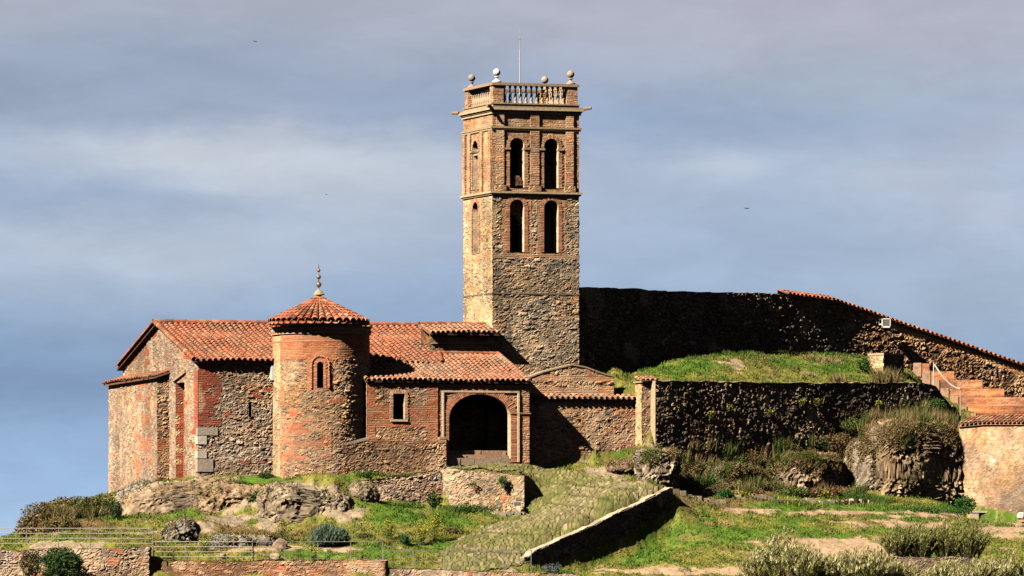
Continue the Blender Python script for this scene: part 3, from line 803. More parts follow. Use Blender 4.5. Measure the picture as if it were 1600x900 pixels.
    wallskin(m, q0, q1, upw[0], tz(236), res=.06, seed=10, bw=lambda u, v: 0 * u + .9, pal='cream', br='tanb', holes=[lambda u, v: np.abs(u - lc) > .52])
    m.aabb; m.box(ab(TA + .02, TB - TS + lc - .5, tz(238)), E1, E2, UP, .4, 1.0, .10, (.42, .32, .2))
    m.build('brick_filling', M_ST, tw)
    m = MB()   # ragged masonry left standing in the west front windows
    u0 = TA + fc[0]
    wallskin(m, ab(TA, TB - .30), ab(TA + TS, TB - .30), tz(352), tz(311), res=.06, seed=12, pal='tan', relief=.08,
             holes=[lambda u, v: (np.abs(u - fc[0]) > .39) | (v < tz(352) + (u - fc[0] + .39) * -1.2 + .55 + .5 * vnoise(u * 4, v * 4))])
    m.build('rubble_filling', M_ST, tw)
    m = MB()
    for k in range(16):
        x = rng.uniform(-.36, .16); z = rng.uniform(0, .62) * (1 - (x + .36) * 1.0)
        s = rng.uniform(.1, .2)
        m.box(ab(u0 + x, TB - .42, upw[0] + z), E1, E2, UP, s * 1.5, .32, s, np.array((.44, .22, .13)) * rng.uniform(.7, 1.2))
    m.build('rubble_filling', M_ST, tw)
    # ledges and cornices
    def band(nm, steps):
        mm = MB()
        for prot, z0, z1, c in steps: ring_box(mm, prot, z0, z1, c)
        o = mm.build(nm, M_ST); attach(o, tw)
    OC = (.52, .39, .24); DK = (.40, .28, .16)
    band('string_course', [(.10, zl - .14, zl - .05, DK), (.17, zl - .052, zl + .05, OC)])
    mm = MB()
    for (pa, pb) in ((ab(TA - .05, TB - TS - .05), ab(TA - .05, TB + .05)), (ab(TA - .05, TB + .05), ab(TA + TS + .05, TB + .05))):
        zq = tz(459); mm.box(np.array([pa[0], pa[1], zq]), (pb - pa) / np.linalg.norm(pb - pa), np.cross(UP, (pb - pa) / np.linalg.norm(pb - pa)), UP, np.linalg.norm(pb - pa), .12, .07, (.20, .16, .11))
    attach(mm.build('string_course', M_ST), tw)
    band('entablature_band', [(.13, zs - .03, zs + .07, DK), (.09, zs - .12, zs - .031, OC)])
    band('cornice', [(.10, zc - .12, zc + .0, OC), (.15, zc + .001, zc + .09, DK), (.24, zc + .091, zc + .2, OC), (.18, zc + .201, zc + .27, DK)])
    zb = zc + .27; zr = tz(128.5); par = -.02
    band('parapet_base', [(par + .03, zb, tz(162), OC), (par + .08, tz(162) + .001, tz(160), DK)])
    # pilasters, front and left
    def pil(p0, d, n, uc, wd, z0, z1, base=True):
        m = MB()
        a = p0[:2] + d * (uc - wd / 2) + n * .10; b = p0[:2] + d * (uc + wd / 2) + n * .10
        box_masonry(m, a, b, .12, z0, z1, sides='LR', seed=int(uc * 10) + 3, bw=lambda u, v: 0 * u + 1, br='tanb', relief=.02)
        if base:
            a2 = p0[:2] + d * (uc - wd / 2 - .09) + n * .17; b2 = p0[:2] + d * (uc + wd / 2 + .09) + n * .17
            box_masonry(m, a2, b2, .2, z0, z0 + .36, sides='LR', seed=8, pal='tan', relief=.03)
        m.build('pilaster', M_ST, tw)
    p0, p1 = faces[0][0], faces[0][1]; d = E1[:2]; n = E2[:2]
    for px, wd in ((781, .42), (835, .48), (889.5, .42)): pil(p0, d, n, A_(px, TB) - TA, wd, zl + .05, zs - .12)
    p0 = faces[1][0]; d = E2[:2]; n = -E1[:2]
    for uc in (1.15, 3.15): pil(p0, d, n, uc, .4, zl + .05, zs - .12, False)
    for uc in (.25, TS - .3): pil(p0, d, n, uc, .5, zl + .05, zs - .12, False)
    for px, wd in ((781, .42), (835, .48), (889.5, .42)):
        pil(faces[0][0], E1[:2], E2[:2], A_(px, TB) - TA, wd, zs + .071, zc - .12, False)
    # corner piers, rails, balusters
    pw = .56; ins = .06
    cz0, cz1 = tz(160) + .001, zr - .14
    cn = [(TA + ins, TB - TS + ins), (TA + TS - ins - pw, TB - TS + ins), (TA + ins, TB - ins - pw), (TA + TS - ins - pw, TB - ins - pw)]
    for k, (ca, cb) in enumerate(cn):
        m = MB()
        box_masonry(m, ab(ca, cb + pw), ab(ca + pw, cb + pw), pw, cz0, cz1, seed=30 + k, bw=lambda u, v: 0 * u + 1, br='tanb', relief=.02)
        m.build('corner_pier', M_ST, tw)
    m = MB()
    wr = .44; io = ins + .06
    for (oa, ob_, la, lb) in ((0, 0, TS, wr), (0, TS - wr, TS, wr), (0, wr + .002, wr, TS - 2 * wr - .004), (TS - wr, wr + .002, wr, TS - 2 * wr - .004)):
        sh = .04
        m.box(ab(TA - sh + oa * (TS + 2 * sh - 0) / TS * 1.0, TB - TS - sh + ob_ * (TS + 2 * sh) / TS, cz1 + .001), E1, E2, UP, la + (2 * sh if la == TS else 0), lb + (0), .14, (.40, .26, .16))
    o = m.build('parapet_rail', M_ST); attach(o, tw)
    bh = cz1 - cz0
    bm0 = baluster_mesh(bh)
    first = None
    def put(a, b):
        nonlocal first
        if first is None:
            first = bm0.build('baluster', M_ST, None, smooth=True); o = first
        else:
            o = first.copy(); col.objects.link(o)
        o.location = Vector(ab(a, b, cz0)); attach(o, tw)
        o.rotation_euler.z = rng.uniform(0, 3)
    nb = 12
    for k in range(nb):
        t = ins + pw + (TS - 2 * ins - 2 * pw) * (k + .5) / nb
        put(TA + t, TB - ins - .25); put(TA + t, TB - TS + ins + .25)
        put(TA + ins + .25, TB - TS + t); put(TA + TS - ins - .25, TB - TS + t)
    # finials: three stone coloured, one whitewashed
    colr = [(.30, .27, .24), (.42, .33, .25), (.72, .70, .66), (.42, .30, .22)]
    for k, (ca, cb) in enumerate(cn):
        m = MB(); c = colr[k]
        zt = zr; s = 1.0
        m.lathe([(.001, 0), (.27, 0), (.23, .10), (.12, .17), (.07, .22), (.07, .28), (.13, .31), (.13, .34), (.06, .37), (.05, .39)], n=16, c=c)
        th = np.linspace(-1.35, math.pi / 2, 10)
        m.lathe([(.20 * max(math.cos(t), .01), .56 + .20 * math.sin(t)) for t in th], n=18, c=c)
        o = m.build('finial', M_ST, None, smooth=True); o.location = Vector(ab(ca + pw / 2, cb + pw / 2, zt)); attach(o, tw)
        if k == 2: o['label'] = 'whitewashed stone ball finial at the near corner'
    # iron rod
    m = MB(); bp = P(812.5, 0, 0); a_r = TA + TS * .36; b_r = TB - TS * .45
    a_r = A_(812.5, b_r)
    zt = ZPY(44, Yab(a_r, b_r))
    m.tube(ab(a_r, b_r, cz0 - .5), ab(a_r, b_r, zt - 1.2), .045, .03, 8, (.45, .45, .46)); m.tube(ab(a_r, b_r, zt - 1.2), ab(a_r, b_r, zt), .025, .008, 6, (.4, .4, .42))
    for q in range(4):
        an = q * math.pi / 2; v = np.array([math.cos(an), math.sin(an), .35]) * .22
        m.tube(ab(a_r, b_r, zt - .62), ab(a_r, b_r, zt - .62) + v, .014, .006, 5, (.3, .3, .32))
    m.build('lightning_rod', M_METAL, tw)
    # waterspouts at the cornice corners
    for (ca, cb, da, db) in ((TA, TB - TS, -1, -1), (TA, TB, -.9, .9), (TA + TS, TB, 1, .9), (TA + TS, TB - TS, 1, -1)):
        m = MB(); dv = E1 * da + E2 * db; dv /= np.linalg.norm(dv)
        p = ab(ca, cb, zc + .24) + dv * .30
        m.tube(p, p + dv * .42 + UP * .02, .10, .075, 8, (.28, .20, .13))
        m.build('waterspout', M_ST, tw)
build_tower()

# ------------------------------------------------------------------ church
def build_church():
    ch = thing('church', 'low rubble and brick church with terracotta tiled roofs, round apse and arched porch', 'church', ab(8, -4, 4))
    rng = np.random.default_rng(21)
    ZE = Zab(563, 0, 0); RB = -7.34; ZR = Zab(506, A_(250, RB), RB); BB = 2 * RB
    zg = 2.0
    # west gable wall
    m = MB(); p0, p1 = ab(0, BB), ab(0, 0)
    L = -BB
    top = lambda u: ZE - .12 + (ZR - ZE) * (1 - np.abs(u - L / 2) / (L / 2))
    rc0, rc1 = B_(275, 0) - BB, B_(289, 0) - BB
    rz1 = Zab(597, 0, -3)
    hole = lambda u, v: (u > rc0) & (u < rc1) & (v < rz1)
    def bw(u, v):
        r = ((u > L - .75) & (v > Zab(668, 0, 0)) & (v < Zab(578, 0, 0))) * .8
        return np.maximum(r, ((u > rc0 - .3) & (u < rc1 + .3) & (v < rz1 + .5)) * .35)
    wallskin(m, p0, p1, zg, 0, top=top, holes=[hole], seed=201, bw=bw, pal='grey', br='deep', relief=.06)
    m.build('gable_wall', M_ST, ch)
    m = MB(); dd = E2[:2]; nn = -E1[:2]
    def W(u, z, off): q = p0[:2] + dd * u + nn * off; return [q[0], q[1], z]
    wallskin(m, np.array(W(rc0, 0, -.42)[:2]), np.array(W(rc1, 0, -.42)[:2]), zg, rz1, seed=7, bw=lambda u, v: 0 * u + .95, br='deep', pal='rust', relief=.04)
    wallskin(m, np.array(W(rc1, 0, -.42)[:2]), np.array(W(rc1, 0, .03)[:2]), zg, rz1, seed=8, bw=lambda u, v: 0 * u + .4, br='deep', pal='cream', relief=.04)
    wallskin(m, np.array(W(rc0, 0, .03)[:2]), np.array(W(rc0, 0, -.42)[:2]), zg, rz1, seed=8, bw=lambda u, v: 0 * u + .6, br='deep', pal='cream', relief=.04)
    m.add([W(rc0, rz1, .02), W(rc1, rz1, .02), W(rc1, rz1, -.42), W(rc0, rz1, -.42)], [[0, 1, 2, 3]], (.2, .1, .07))
    # gabled hood of two slabs
    mid = (rc0 + rc1) / 2
    m.poly_prism([W(rc0 - .25, rz1 + .02, .02), W(rc1 + .35, rz1 + .45, .02), W(rc1 + .35, rz1 + .62, .02), W(rc0 - .25, rz1 + .16, .02)], (nn[0] * .12, nn[1] * .12, 0), (.40, .26, .17))
    m.build('bricked_recess', M_ST, ch)
    # front nave wall
    aE = A_(694, .35) - .15
    m = MB()
    aw = A_(391, 0); slit = in_arch(aw, .09, Zab(651, aw, 0), Zab(628, aw, 0), 0)
    def bw(u, v): return np.maximum((u < 1.25) * (v > Zab(665, 0, 0)) * .72 * (1 - .25 * u), (v > ZE - .45) * .45)
    wallskin(m, ab(0, 0), ab(A_(460, 0), 0), zg, ZE - .05, holes=[slit], seed=210, bw=bw, pal='grey', br='deep', relief=.08)
    ad = A_(773, 0); zf = Zab(704, ad, 0)
    wallskin(m, ab(A_(460, 0), 0), ab(A_(828, 0), 0), zg, ZE - .05, seed=211, res=.08, pal='tan')
    m.build('nave_wall', M_ST, ch)
    m = MB(); opening(m, ab(0, 0), E1[:2], E2[:2], arch_pts(aw, .09, Zab(651, aw, 0), Zab(628, aw, 0), 0), .5, ring=.06, proud=.01, col_=(.3, .24, .18))
    m.add([ab(aw - .12, -.3, Zab(655, aw, 0)), ab(aw + .12, -.3, Zab(655, aw, 0)), ab(aw + .12, -.3, Zab(625, aw, 0)), ab(aw - .12, -.3, Zab(625, aw, 0))], [[0, 1, 2, 3]], (.03, .03, .03))  # near-black sheet behind the slit paints the dark inside
    m.build('slit_window', M_ST, ch)
    # big corner stones
    for py0, py1, lw, cc, ls in ((680, 668, 1.1, (.42, .35, .27), .3), (694, 681, .5, (.62, .55, .43), .5), (716, 705, .5, (.60, .53, .41), .5), (737, 717, .85, (.42, .34, .26), .45)):
        m = MB(); z0, z1 = ZPY(py0, 0), ZPY(py1, 0)
        m.box(ab(-.07, .07 - ls, z0), E1, E2, UP, lw, ls, z1 - z0, cc)
        m.build('corner_stone', M_ST, ch)
    # eastern end and back walls (hidden side)
    m = MB()
    aR = A_(670, RB)
    wallskin(m, ab(aE + .1, 0), ab(aR + .1, RB), zg, 0, top=lambda u: ZE - .1 + (ZR - ZE) * u / -RB, res=.12, seed=213, pal='tan')
    wallskin(m, ab(aR + .1, RB), ab(aR + .1, BB), zg, 0, top=lambda u: ZR - (ZR - ZE) * u / -RB - .1, res=.12, seed=214, pal='tan')
    wallskin(m, ab(aR + .1, BB), ab(0, BB), zg, ZE - .1, res=.12, seed=215, pal='tan')
    m.build('rear_wall', M_ST, ch)
    # main roof
    sl = np.array([0, 0, 0]); 
    def slope_frame(b_lo, z_lo, b_hi, z_hi, side=1):
        p = ab(0, b_lo, z_lo); q = ab(0, b_hi, z_hi); dv = q - p; L_ = np.linalg.norm(dv); dv /= L_
        dn = np.cross(E1, dv); 
        if dn[2] < 0: dn = -dn
        return dv, dn, L_
    bo = .26; zo = ZE + .02 - (ZR - ZE) / -RB * bo
    dv, dn, Ls = slope_frame(bo, zo, RB, ZR)
    m = MB()
    aL = -.28
    aR = A_(670, RB)
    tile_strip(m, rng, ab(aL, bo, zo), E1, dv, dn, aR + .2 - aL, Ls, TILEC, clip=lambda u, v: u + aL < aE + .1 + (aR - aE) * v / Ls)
    tile_line(m, rng, ab(aL - .1, RB, ZR + .10), ab(aR + .1, RB, ZR + .10), .15)
    tile_line(m, rng, ab(aL - .02, bo - .02, zo + .10), ab(aL - .02, RB, ZR + .10), .13)
    tile_line(m, rng, ab(aE + .08, bo - .02, zo + .08), ab(aR + .08, RB, ZR + .08), .12)
    m.poly_prism([ab(aL, bo - .05, zo), ab(aE + .1, bo - .05, zo), ab(aR + .1, RB, ZR), ab(aL, RB, ZR)], -dn * .07, (.25, .13, .08))
    # back slope
    dv2, dn2, L2 = slope_frame(BB - bo, zo, RB, ZR)
    tile_strip(m, rng, ab(aL, BB - bo, zo), E1, dv2, dn2, aR + .1 - aL, L2, TILEC, tl=.9, step=.8)
    tile_line(m, rng, ab(aL - .02, BB - bo, zo + .10), ab(aL - .02, RB, ZR + .10), .13)
    m.poly_prism([ab(aL, BB - bo, zo), ab(aR + .1, BB - bo, zo), ab(aR + .1, RB, ZR), ab(aL, RB, ZR)], -dn2 * .07, (.25, .13, .08))
    m.build('nave_roof', M_TILE, ch)
    m = MB(); m.box(ab(0, .02, ZE - .16), E1, E2, UP, aE, .16, .10, (.36, .20, .13)); m.build('eaves_course', M_ST, ch)
    # side chapel block on the gable
    ap = -.66; b0 = B_(246, ap); b1 = B_(170, ap)
    def zbt(b): return np.interp(b, [b1, b0], [Zab(599, ap, b1), Zab(588, ap, b0)])
    m = MB(); Lb = b0 - b1
    def bw(u, v): return ((np.abs(u - Lb * .72) < 1.6) & (v > zg + 2)) * .5
    wallskin(m, ab(ap, b1), ab(ap, b0), zg, 0, top=lambda u: zbt(b1 + u) - .06, seed=220, bw=bw, pal='grey', br='red', cu=.28, cv=.15, relief=.05)
    wallskin(m, ab(ap, b0), ab(0.05, b0), zg, zbt(b0) - .05, seed=222, pal='tan', relief=.06)
    wallskin(m, ab(0, b1), ab(ap, b1), zg, zbt(b1) - .05, seed=223, pal='grey', relief=.05)
    m.build('chapel_wall', M_ST, ch)
    m = MB(); pq = ab(ap - .26, b1 - .2, zbt(b1) - .08)
    dv_ = np.array([*(E1[:2] * 1.0), 0]) * .92 + UP * .30; dv_ /= np.linalg.norm(dv_)
    e_ = ab(ap - .26, b0 + .15, zbt(b0) - .04) - pq; W_ = np.linalg.norm(e_); e_ /= W_; dn_ = np.cross(e_, dv_); dn_ = dn_ if dn_[2] > 0 else -dn_
    tile_strip(m, rng, pq, e_, dv_, dn_, W_, 1.05, TILEC, sp=.28)
    m.poly_prism([pq, pq + e_ * W_, pq + e_ * W_ + dv_ * 1.0, pq + dv_ * 1.0], -dn_ * .08, (.25, .13, .08))
    m.build('chapel_roof', M_TILE, ch)
    # ---- apse
    Ls_ = 1.38; R = 2.36; aB = A_(438.5, Ls_)
    pT = ab(aB, Ls_); c0 = ab(aB + R, Ls_); zt = Zab(521, aB + R, Ls_ + R)
    m = MB()
    def zoneb(u, v):
        return np.maximum((v > Zab(565, aB + R, 4)) * 1.0, (np.abs(v - Zab(690, aB + R, 4)) < .12) * .6)
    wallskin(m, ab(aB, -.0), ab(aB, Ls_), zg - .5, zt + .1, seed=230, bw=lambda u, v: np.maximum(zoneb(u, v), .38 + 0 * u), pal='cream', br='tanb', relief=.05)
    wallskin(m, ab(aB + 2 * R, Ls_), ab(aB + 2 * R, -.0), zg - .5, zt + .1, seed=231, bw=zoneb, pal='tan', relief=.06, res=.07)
    # half round: angle from -E1 through E2 to E1
    wa = math.acos(np.clip((PX(0, 0) * 0 + (A_(502, 0) * 0)), -1, 1))
    ang_w = math.radians(90 + 19) - 0; 
    # camera-facing direction is angle where normal = (px offset)
    offx = (502.5 - PX(c0[0], c0[1])) / S_(c0[1]) / R
    # normal for param t (0..pi): -E1 cos t + E2 sin t
    ts = np.linspace(0, math.pi, 721); nx = -E1[0] * np.cos(ts) + E2[0] * np.sin(ts)
    ny = -E1[1] * np.cos(ts) + E2[1] * np.sin(ts)
    tw_ = ts[np.argmin(np.abs(nx - offx) + (ny > 0) * 9)]
    uw = tw_ * R; hw = .165; wz0, wz1 = ZPY(606, c0[1] - R), ZPY(565, c0[1] - R)
    def fn(U, V):
        t = U / R; n = np.stack([-E1[0] * np.cos(t) + E2[0] * np.sin(t), -E1[1] * np.cos(t) + E2[1] * np.sin(t), 0 * t], -1)
        pos = c0[None, None] + n * R; pos = pos.copy(); pos[..., 2] = V
        return pos, n
    def bwA(u, v):
        r = (v > Zab(560, aB + R, 4)) * 1.0
        r = np.maximum(r, ((np.abs(u - uw) < .68) & (v > wz0 - .1) & (v < wz1 + .8)) * 1.0)
        r = np.maximum(r, ((v < Zab(668, aB + R, 4)) & (v > Zab(720, aB + R, 4)) & (u < 3.4)) * .55)
        return np.maximum(r, ((u < .5)) * .5)
    ha = in_arch(uw, hw, wz0, wz1)
    skin(m, fn, lin(0, math.pi * R), lin(zg - .5, zt + .1), lambda u, v: ~ha(u, v), seed=232, bw=bwA, pal='tan', relief=.085)
    m.build('apse_wall', M_ST, ch)
    nw = np.array([-E1[0] * math.cos(tw_) + E2[0] * math.sin(tw_), -E1[1] * math.cos(tw_) + E2[1] * math.sin(tw_)]); tw2 = np.array([-nw[1], nw[0]])
    if tw2[0] < 0: tw2 = -tw2
    m = MB(); pc = c0[:2] + nw * (R - .02)
    opening(m, pc, tw2, nw, arch_pts(0, hw, wz0, wz1), .55, ring=.17, proud=.05, col_=(.56, .23, .12))
    opening(m, pc - nw * .0, tw2, nw, arch_pts(0, hw + .25, wz0 - .02, wz1 + .27), .02, ring=.09, proud=.10, col_=(.58, .26, .14), sill=False)
    m.add([[*(pc - nw * .5 + tw2 * -.3), wz0 - .1], [*(pc - nw * .5 + tw2 * .3), wz0 - .1], [*(pc - nw * .5 + tw2 * .3), wz1 + .1], [*(pc - nw * .5 + tw2 * -.3), wz1 + .1]], [[0, 1, 2, 3]], (.02, .02, .02))  # black backing paints the unlit interior of the apse
    m.build('apse_window', M_ST, ch)
    # cornice: circle and straight return
    m = MB()
    for pr, z0, z1, c in ((.05, zt - .42, zt - .34, (.44, .22, .13)), (.10, zt + .0, zt + .10, (.46, .30, .19)), (.12, zt + .101, zt + .2, (.36, .20, .12)), (.10, zt + .201, zt + .34, (.48, .36, .24)), (.15, zt + .341, zt + .42, (.34, .2, .12))):
        n_ = 48; t = np.linspace(0, math.pi, n_)
        nrm = -E1[None] * np.cos(t)[:, None] + E2[None] * np.sin(t)[:, None]
        inn = c0[None] + nrm * (R - .15); ou = c0[None] + nrm * (R + pr)
        inn = np.vstack([[ab(aB + .15, -.1)], inn, [ab(aB + 2 * R - .15, -.1)]]); ou = np.vstack([[ab(aB - pr, -.1)], ou, [ab(aB + 2 * R + pr, -.1)]])
        k = len(inn); v = []
        for arr, z in ((inn, z0), (ou, z0), (ou, z1), (inn, z1)):
            a_ = arr.copy(); a_[:, 2] = z; v.append(a_)
        V = np.vstack(v); q = []
        for r_ in range(4):
            r2 = (r_ + 1) % 4
            q += [[r_ * k + i, r_ * k + i + 1, r2 * k + i + 1, r2 * k + i] for i in range(k - 1)]
        m.add(V, q, np.array(c) * 1.0)
    o = m.build('apse_cornice', M_ST); attach(o, ch)
    # conical roof
    cr = ab(A_(498, 1.6), 1.6); cy = cr[1]
    rr = 79.5 / S_(cy); ze = ZPY(505, cy - 1.5); za = ZPY(464, cy)
    m = MB(); ncol = 38
    nseg = 5; an = np.linspace(math.pi, 0, nseg + 1)
    hyp = math.hypot(rr, za - ze)
    for kind in (0, 1):
        for ci in range(ncol):
            phi = (ci + .5 * kind) * 2 * math.pi / ncol + .03
            rad = np.array([math.cos(phi), math.sin(phi), 0]); tan_ = np.array([-math.sin(phi), math.cos(phi), 0])
            s = 0.0
            while s < hyp - .30:
                s1 = min(s + .48, hyp - .12)
                if not (s > hyp * .72 and ci % 2):
                    cc = TILEC[rng.integers(len(TILEC))] * rng.uniform(.75, 1.3)
                    V = []
                    for (q_, lift, f) in ((s, .085, 1.06), (s1, .05, .9)):
                        r_ = rr * (1 - q_ / hyp); z_ = ze + (za - ze) * q_ / hyp + .03 * math.sin(q_ / hyp * math.pi)
                        wd = max(.045, .46 * 2 * math.pi * r_ / ncol) * f
                        if q_ > hyp * .72: wd = min(wd * 1.5, .10)
                        ht = np.sin(an) * wd * (.95 if kind == 0 else -.6)
                        V.append(cr * [1, 1, 0] + rad * r_ + np.cos(an)[:, None] * tan_ * wd + UP * (z_ + lift + ht)[:, None] if True else 0)
                    m.add(np.vstack(V), [[i, i + 1, nseg + 2 + i, nseg + 1 + i] for i in range(nseg)], cc)
                s += .36
    # solid cone beneath
    tt = np.arange(40) * 2 * math.pi / 40
    base = cr * [1, 1, 0] + np.stack([np.cos(tt) * (rr - .03), np.sin(tt) * (rr - .03), np.full(40, ze - .02)], 1)
    m.add(np.vstack([base, [cr[0], cr[1], za + .03], [cr[0], cr[1], ze - .05]]), None, (.24, .12, .07), [[i, (i + 1) % 40, 40] for i in range(40)] + [[(i + 1) % 40, i, 41] for i in range(40)])
    rf = m.build('apse_roof', M_TILE, ch)
    m = MB(); zc0 = ZPY(469, cy)
    m.box([cr[0] - .22, cr[1] - .22, zc0 - .1], (1, 0, 0), (0, 1, 0), UP, .44, .44, .38, (.46, .34, .18))
    m.lathe([(.01, .27), (.30, .27), (.30, .33), (.24, .36), (.18, .44), (.12, .5), (.05, .55), (.035, .62)], (cr[0], cr[1], zc0), 14, (.42, .30, .16))
    m.build('finial_base', M_ST, ch)
    m = MB(); zq = zc0 + .55
    m.tube((cr[0], cr[1], zq - .1), (cr[0], cr[1], zq + 1.25), .03, .022, 8, (.16, .11, .09)); m.tube((cr[0], cr[1], zq + 1.25), (cr[0], cr[1], ZPY(411, cy)), .014, .005, 6, (.14, .12, .11))
    for zz, r_ in ((.26, .145), (.66, .12), (1.0, .095)):
        th = np.linspace(-math.pi / 2, math.pi / 2, 10)
        m.lathe([(r_ * max(math.cos(t), .01), zz + r_ * math.sin(t)) for t in th], (cr[0], cr[1], zq), 16, (.30, .18, .13))
    m.build('ball_finial', M_BRONZE, ch, smooth=True)
    # white lamp box on the apse side
    m = MB(); bx = B_(428.5, aB)
    m.box(ab(aB - .14, bx - .28, Zab(594, aB, bx)), E1, E2, UP, .14, .3, .75, (.78, .77, .74)); m.box(ab(aB - .17, bx - .24, Zab(594, aB, bx) + .05), E1, E2, UP, .03, .22, .65, (.66, .66, .64))
    tag(m.build('wall_lamp', M_METAL), 'small white box lamp fixed to the left side of the round apse', 'lamp')
    # ---- sacristy
    SBf = 3.4; aS0 = A_(574, SBf); aS1 = A_(684, SBf); PBf = 3.34
    ZL = Zab(600, A_(700, SBf), SBf); eb = 3.56; zlo = Zab(596.5, A_(700, eb), eb)
    bT = -1.75; pit = math.tan(math.radians(16.9))
    wz0, wz1 = Zab(655, A_(622, SBf), SBf), Zab(615, A_(622, SBf), SBf); wu = A_(623, SBf) - aS0; whw = .32
    m = MB()
    def bw(u, v):
        L = aS1 - aS0
        r = ((u < .45) | (u > L - .62)) * .82
        r = np.maximum(r, ((v > Zab(668, aS0, SBf)) & (v < wz0 + .75) & ((v < wz0 + .1) | (np.abs(u - wu) > .2)) & (u > .0)) * .78 * (np.abs(u - wu) < 2.4))
        r = np.maximum(r, (v > ZL - .18) * 1.0)
        return r
    hs = in_arch(wu, whw, wz0, wz1, 0)
    zpl = Zab(690, aS0, SBf)
    wallskin(m, ab(aS0, SBf), ab(aS1, SBf), zpl, ZL, holes=[hs], seed=240, bw=bw, pal='tan', br='red', relief=.06)
    wallskin(m, ab(aS0, 0), ab(aS0, SBf), zpl, ZL + .2, seed=241, bw=lambda u, v: 0 * u + .8, pal='cream', br='tanb')  # lit left side painted in the paler palette
    wallskin(m, ab(aS1, SBf), ab(aS1, PBf - .3), zpl, ZL, seed=242, bw=lambda u, v: 0 * u + 1)
    m.build('sacristy_wall', M_ST, ch)
    m = MB(); opening(m, ab(aS0, SBf), E1[:2], E2[:2], arch_pts(wu, whw, wz0, wz1, 0), .55, ring=.20, proud=.05, col_=(.62, .38, .22), mo=(.64, .45, .28))
    m.box(ab(aS0 + wu - whw - .15, SBf - .1, wz0 - .12), E1, E2, UP, 2 * whw + .3, .2, .11, (.66, .50, .32))
    a_ = aS0 + wu; m.add([ab(a_ - .4, SBf - .5, wz0), ab(a_ + .4, SBf - .5, wz0), ab(a_ + .4, SBf - .5, wz1), ab(a_ - .4, SBf - .5, wz1)], [[0, 1, 2, 3]], (.05, .03, .02))  # dark backing behind the bars paints the room's darkness
    for k in (-.16, 0, .16): m.box(ab(a_ + k - .012, SBf - .42, wz0), E1, E2, UP, .024, .024, wz1 - wz0, (.10, .07, .05))
    m.build('sacristy_window', M_ST, ch)
    m = MB()   # plinth
    pb = 3.68; a0_ = A_(539, pb); a1_ = A_(697, pb); am = A_(577, pb)
    ztop = lambda u: np.interp(u, [0, am - a0_, am - a0_ + .1, aS1 - a0_ - .1, aS1 - a0_, a1_ - a0_], [Zab(693, a0_, pb), Zab(684, am, pb), Zab(687, am, pb), Zab(690, aS1, pb), Zab(684, aS1, pb), Zab(683, a1_, pb)])
    wallskin(m, ab(a0_, pb), ab(a1_, pb), zg, 0, top=ztop, seed=245, pal='tan', relief=.08, bw=lambda u, v: (np.abs(v - Zab(688, a0_ + u, pb)) < .12) * .6)
    wallskin(m, ab(a0_, pb - .8), ab(a0_, pb), zg, Zab(692, a0_, pb), seed=246, pal='tan', relief=.06)
    wallskin(m, ab(a1_, pb), ab(a1_, pb - .6), zg, Zab(683, a1_, pb), seed=247, pal='tan', relief=.06)
    for u0, u1 in ((0, am - a0_), (aS1 - a0_, a1_ - a0_)):
        m.poly_prism([ab(a0_ + u0, pb + .04, float(ztop(u0)) - .10), ab(a0_ + u1, pb + .04, float(ztop(u1)) - .10), ab(a0_ + u1, pb + .04, float(ztop(u1)) + .03), ab(a0_ + u0, pb + .04, float(ztop(u0)) + .03)], E2 * -.5, (.36, .30, .22))
    m.add([ab(a0_, pb, Zab(692, a0_, pb)), ab(a1_, pb, Zab(692, a0_, pb)), ab(a1_, pb - .7, Zab(690, a0_, pb)), ab(a0_, pb - .7, Zab(690, a0_, pb))], [[0, 1, 2, 3]], (.36, .29, .2))
    m.build('plinth', M_ST, ch)
    # ---- porch
    aP0, aP1 = aS1, A_(827, PBf)
    oc = (A_(701, PBf) + A_(798, PBf)) / 2 - aP0; ohw = (A_(798, PBf) - A_(701, PBf)) / 2
    oz0, oz1 = Zab(722, aP1, PBf), Zab(615.5, aP0 + oc, PBf); orise = 1.32
    ha = in_arch(oc, ohw, zg - 1, oz1, orise)
    m = MB(); pz = Zab(604, aP1, PBf)
    wallskin(m, ab(aP0, PBf), ab(aP1, PBf), zg, pz, holes=[ha], seed=250, bw=lambda u, v: .93 + 0 * u, pal='tan', br='tanb', relief=.04, brelief=.03)
    wallskin(m, ab(aP1, PBf), ab(aP1, TB), zg, 0, top=lambda u: ZL - .02 + pit * u, seed=251, pal='tan', res=.07, bw=lambda u, v: (u < .5) * .8)
    # inside faces
    wallskin(m, ab(aP1 - .5, .0), ab(aP1 - .5, PBf - .45), zg, pz, res=.1, seed=252, bw=lambda u, v: 1 + 0 * u, pal='tan', relief=.02)
    wallskin(m, ab(aP0 + .1, PBf - .45), ab(aP0 + .1, 0), zg, pz, res=.1, seed=253, bw=lambda u, v: 1 + 0 * u, pal='tan', relief=.02)
    m.build('porch_wall', M_ST, ch)
    m = MB(); opening(m, ab(aP0, PBf), E1[:2], E2[:2], arch_pts(oc, ohw, oz0, oz1, orise, 26), .5, ring=.44, proud=.05, col_=(.62, .27, .15), mo=(.62, .42, .26), revc=(.62, .44, .28), sill=False)
    m.build('porch_arch', M_ST, ch)
    m = MB()  # framing of the arch: pilaster edge, impost and fascia
    uR = A_(808, PBf) - aP0; uL = A_(690, PBf) - aP0
    for u in (uR, uL):
        m.box(ab(aP0 + u, PBf - .02, oz0), E1, E2, UP, .10, .13, pz - .35 - oz0, (.74, .55, .36))
    m.box(ab(aP0 + oc + ohw - .02, PBf - .1, Zab(647, aP1, PBf)), E1, E2, UP, aP1 - aP0 - oc - ohw + .08, .19, .07, (.40, .24, .15))
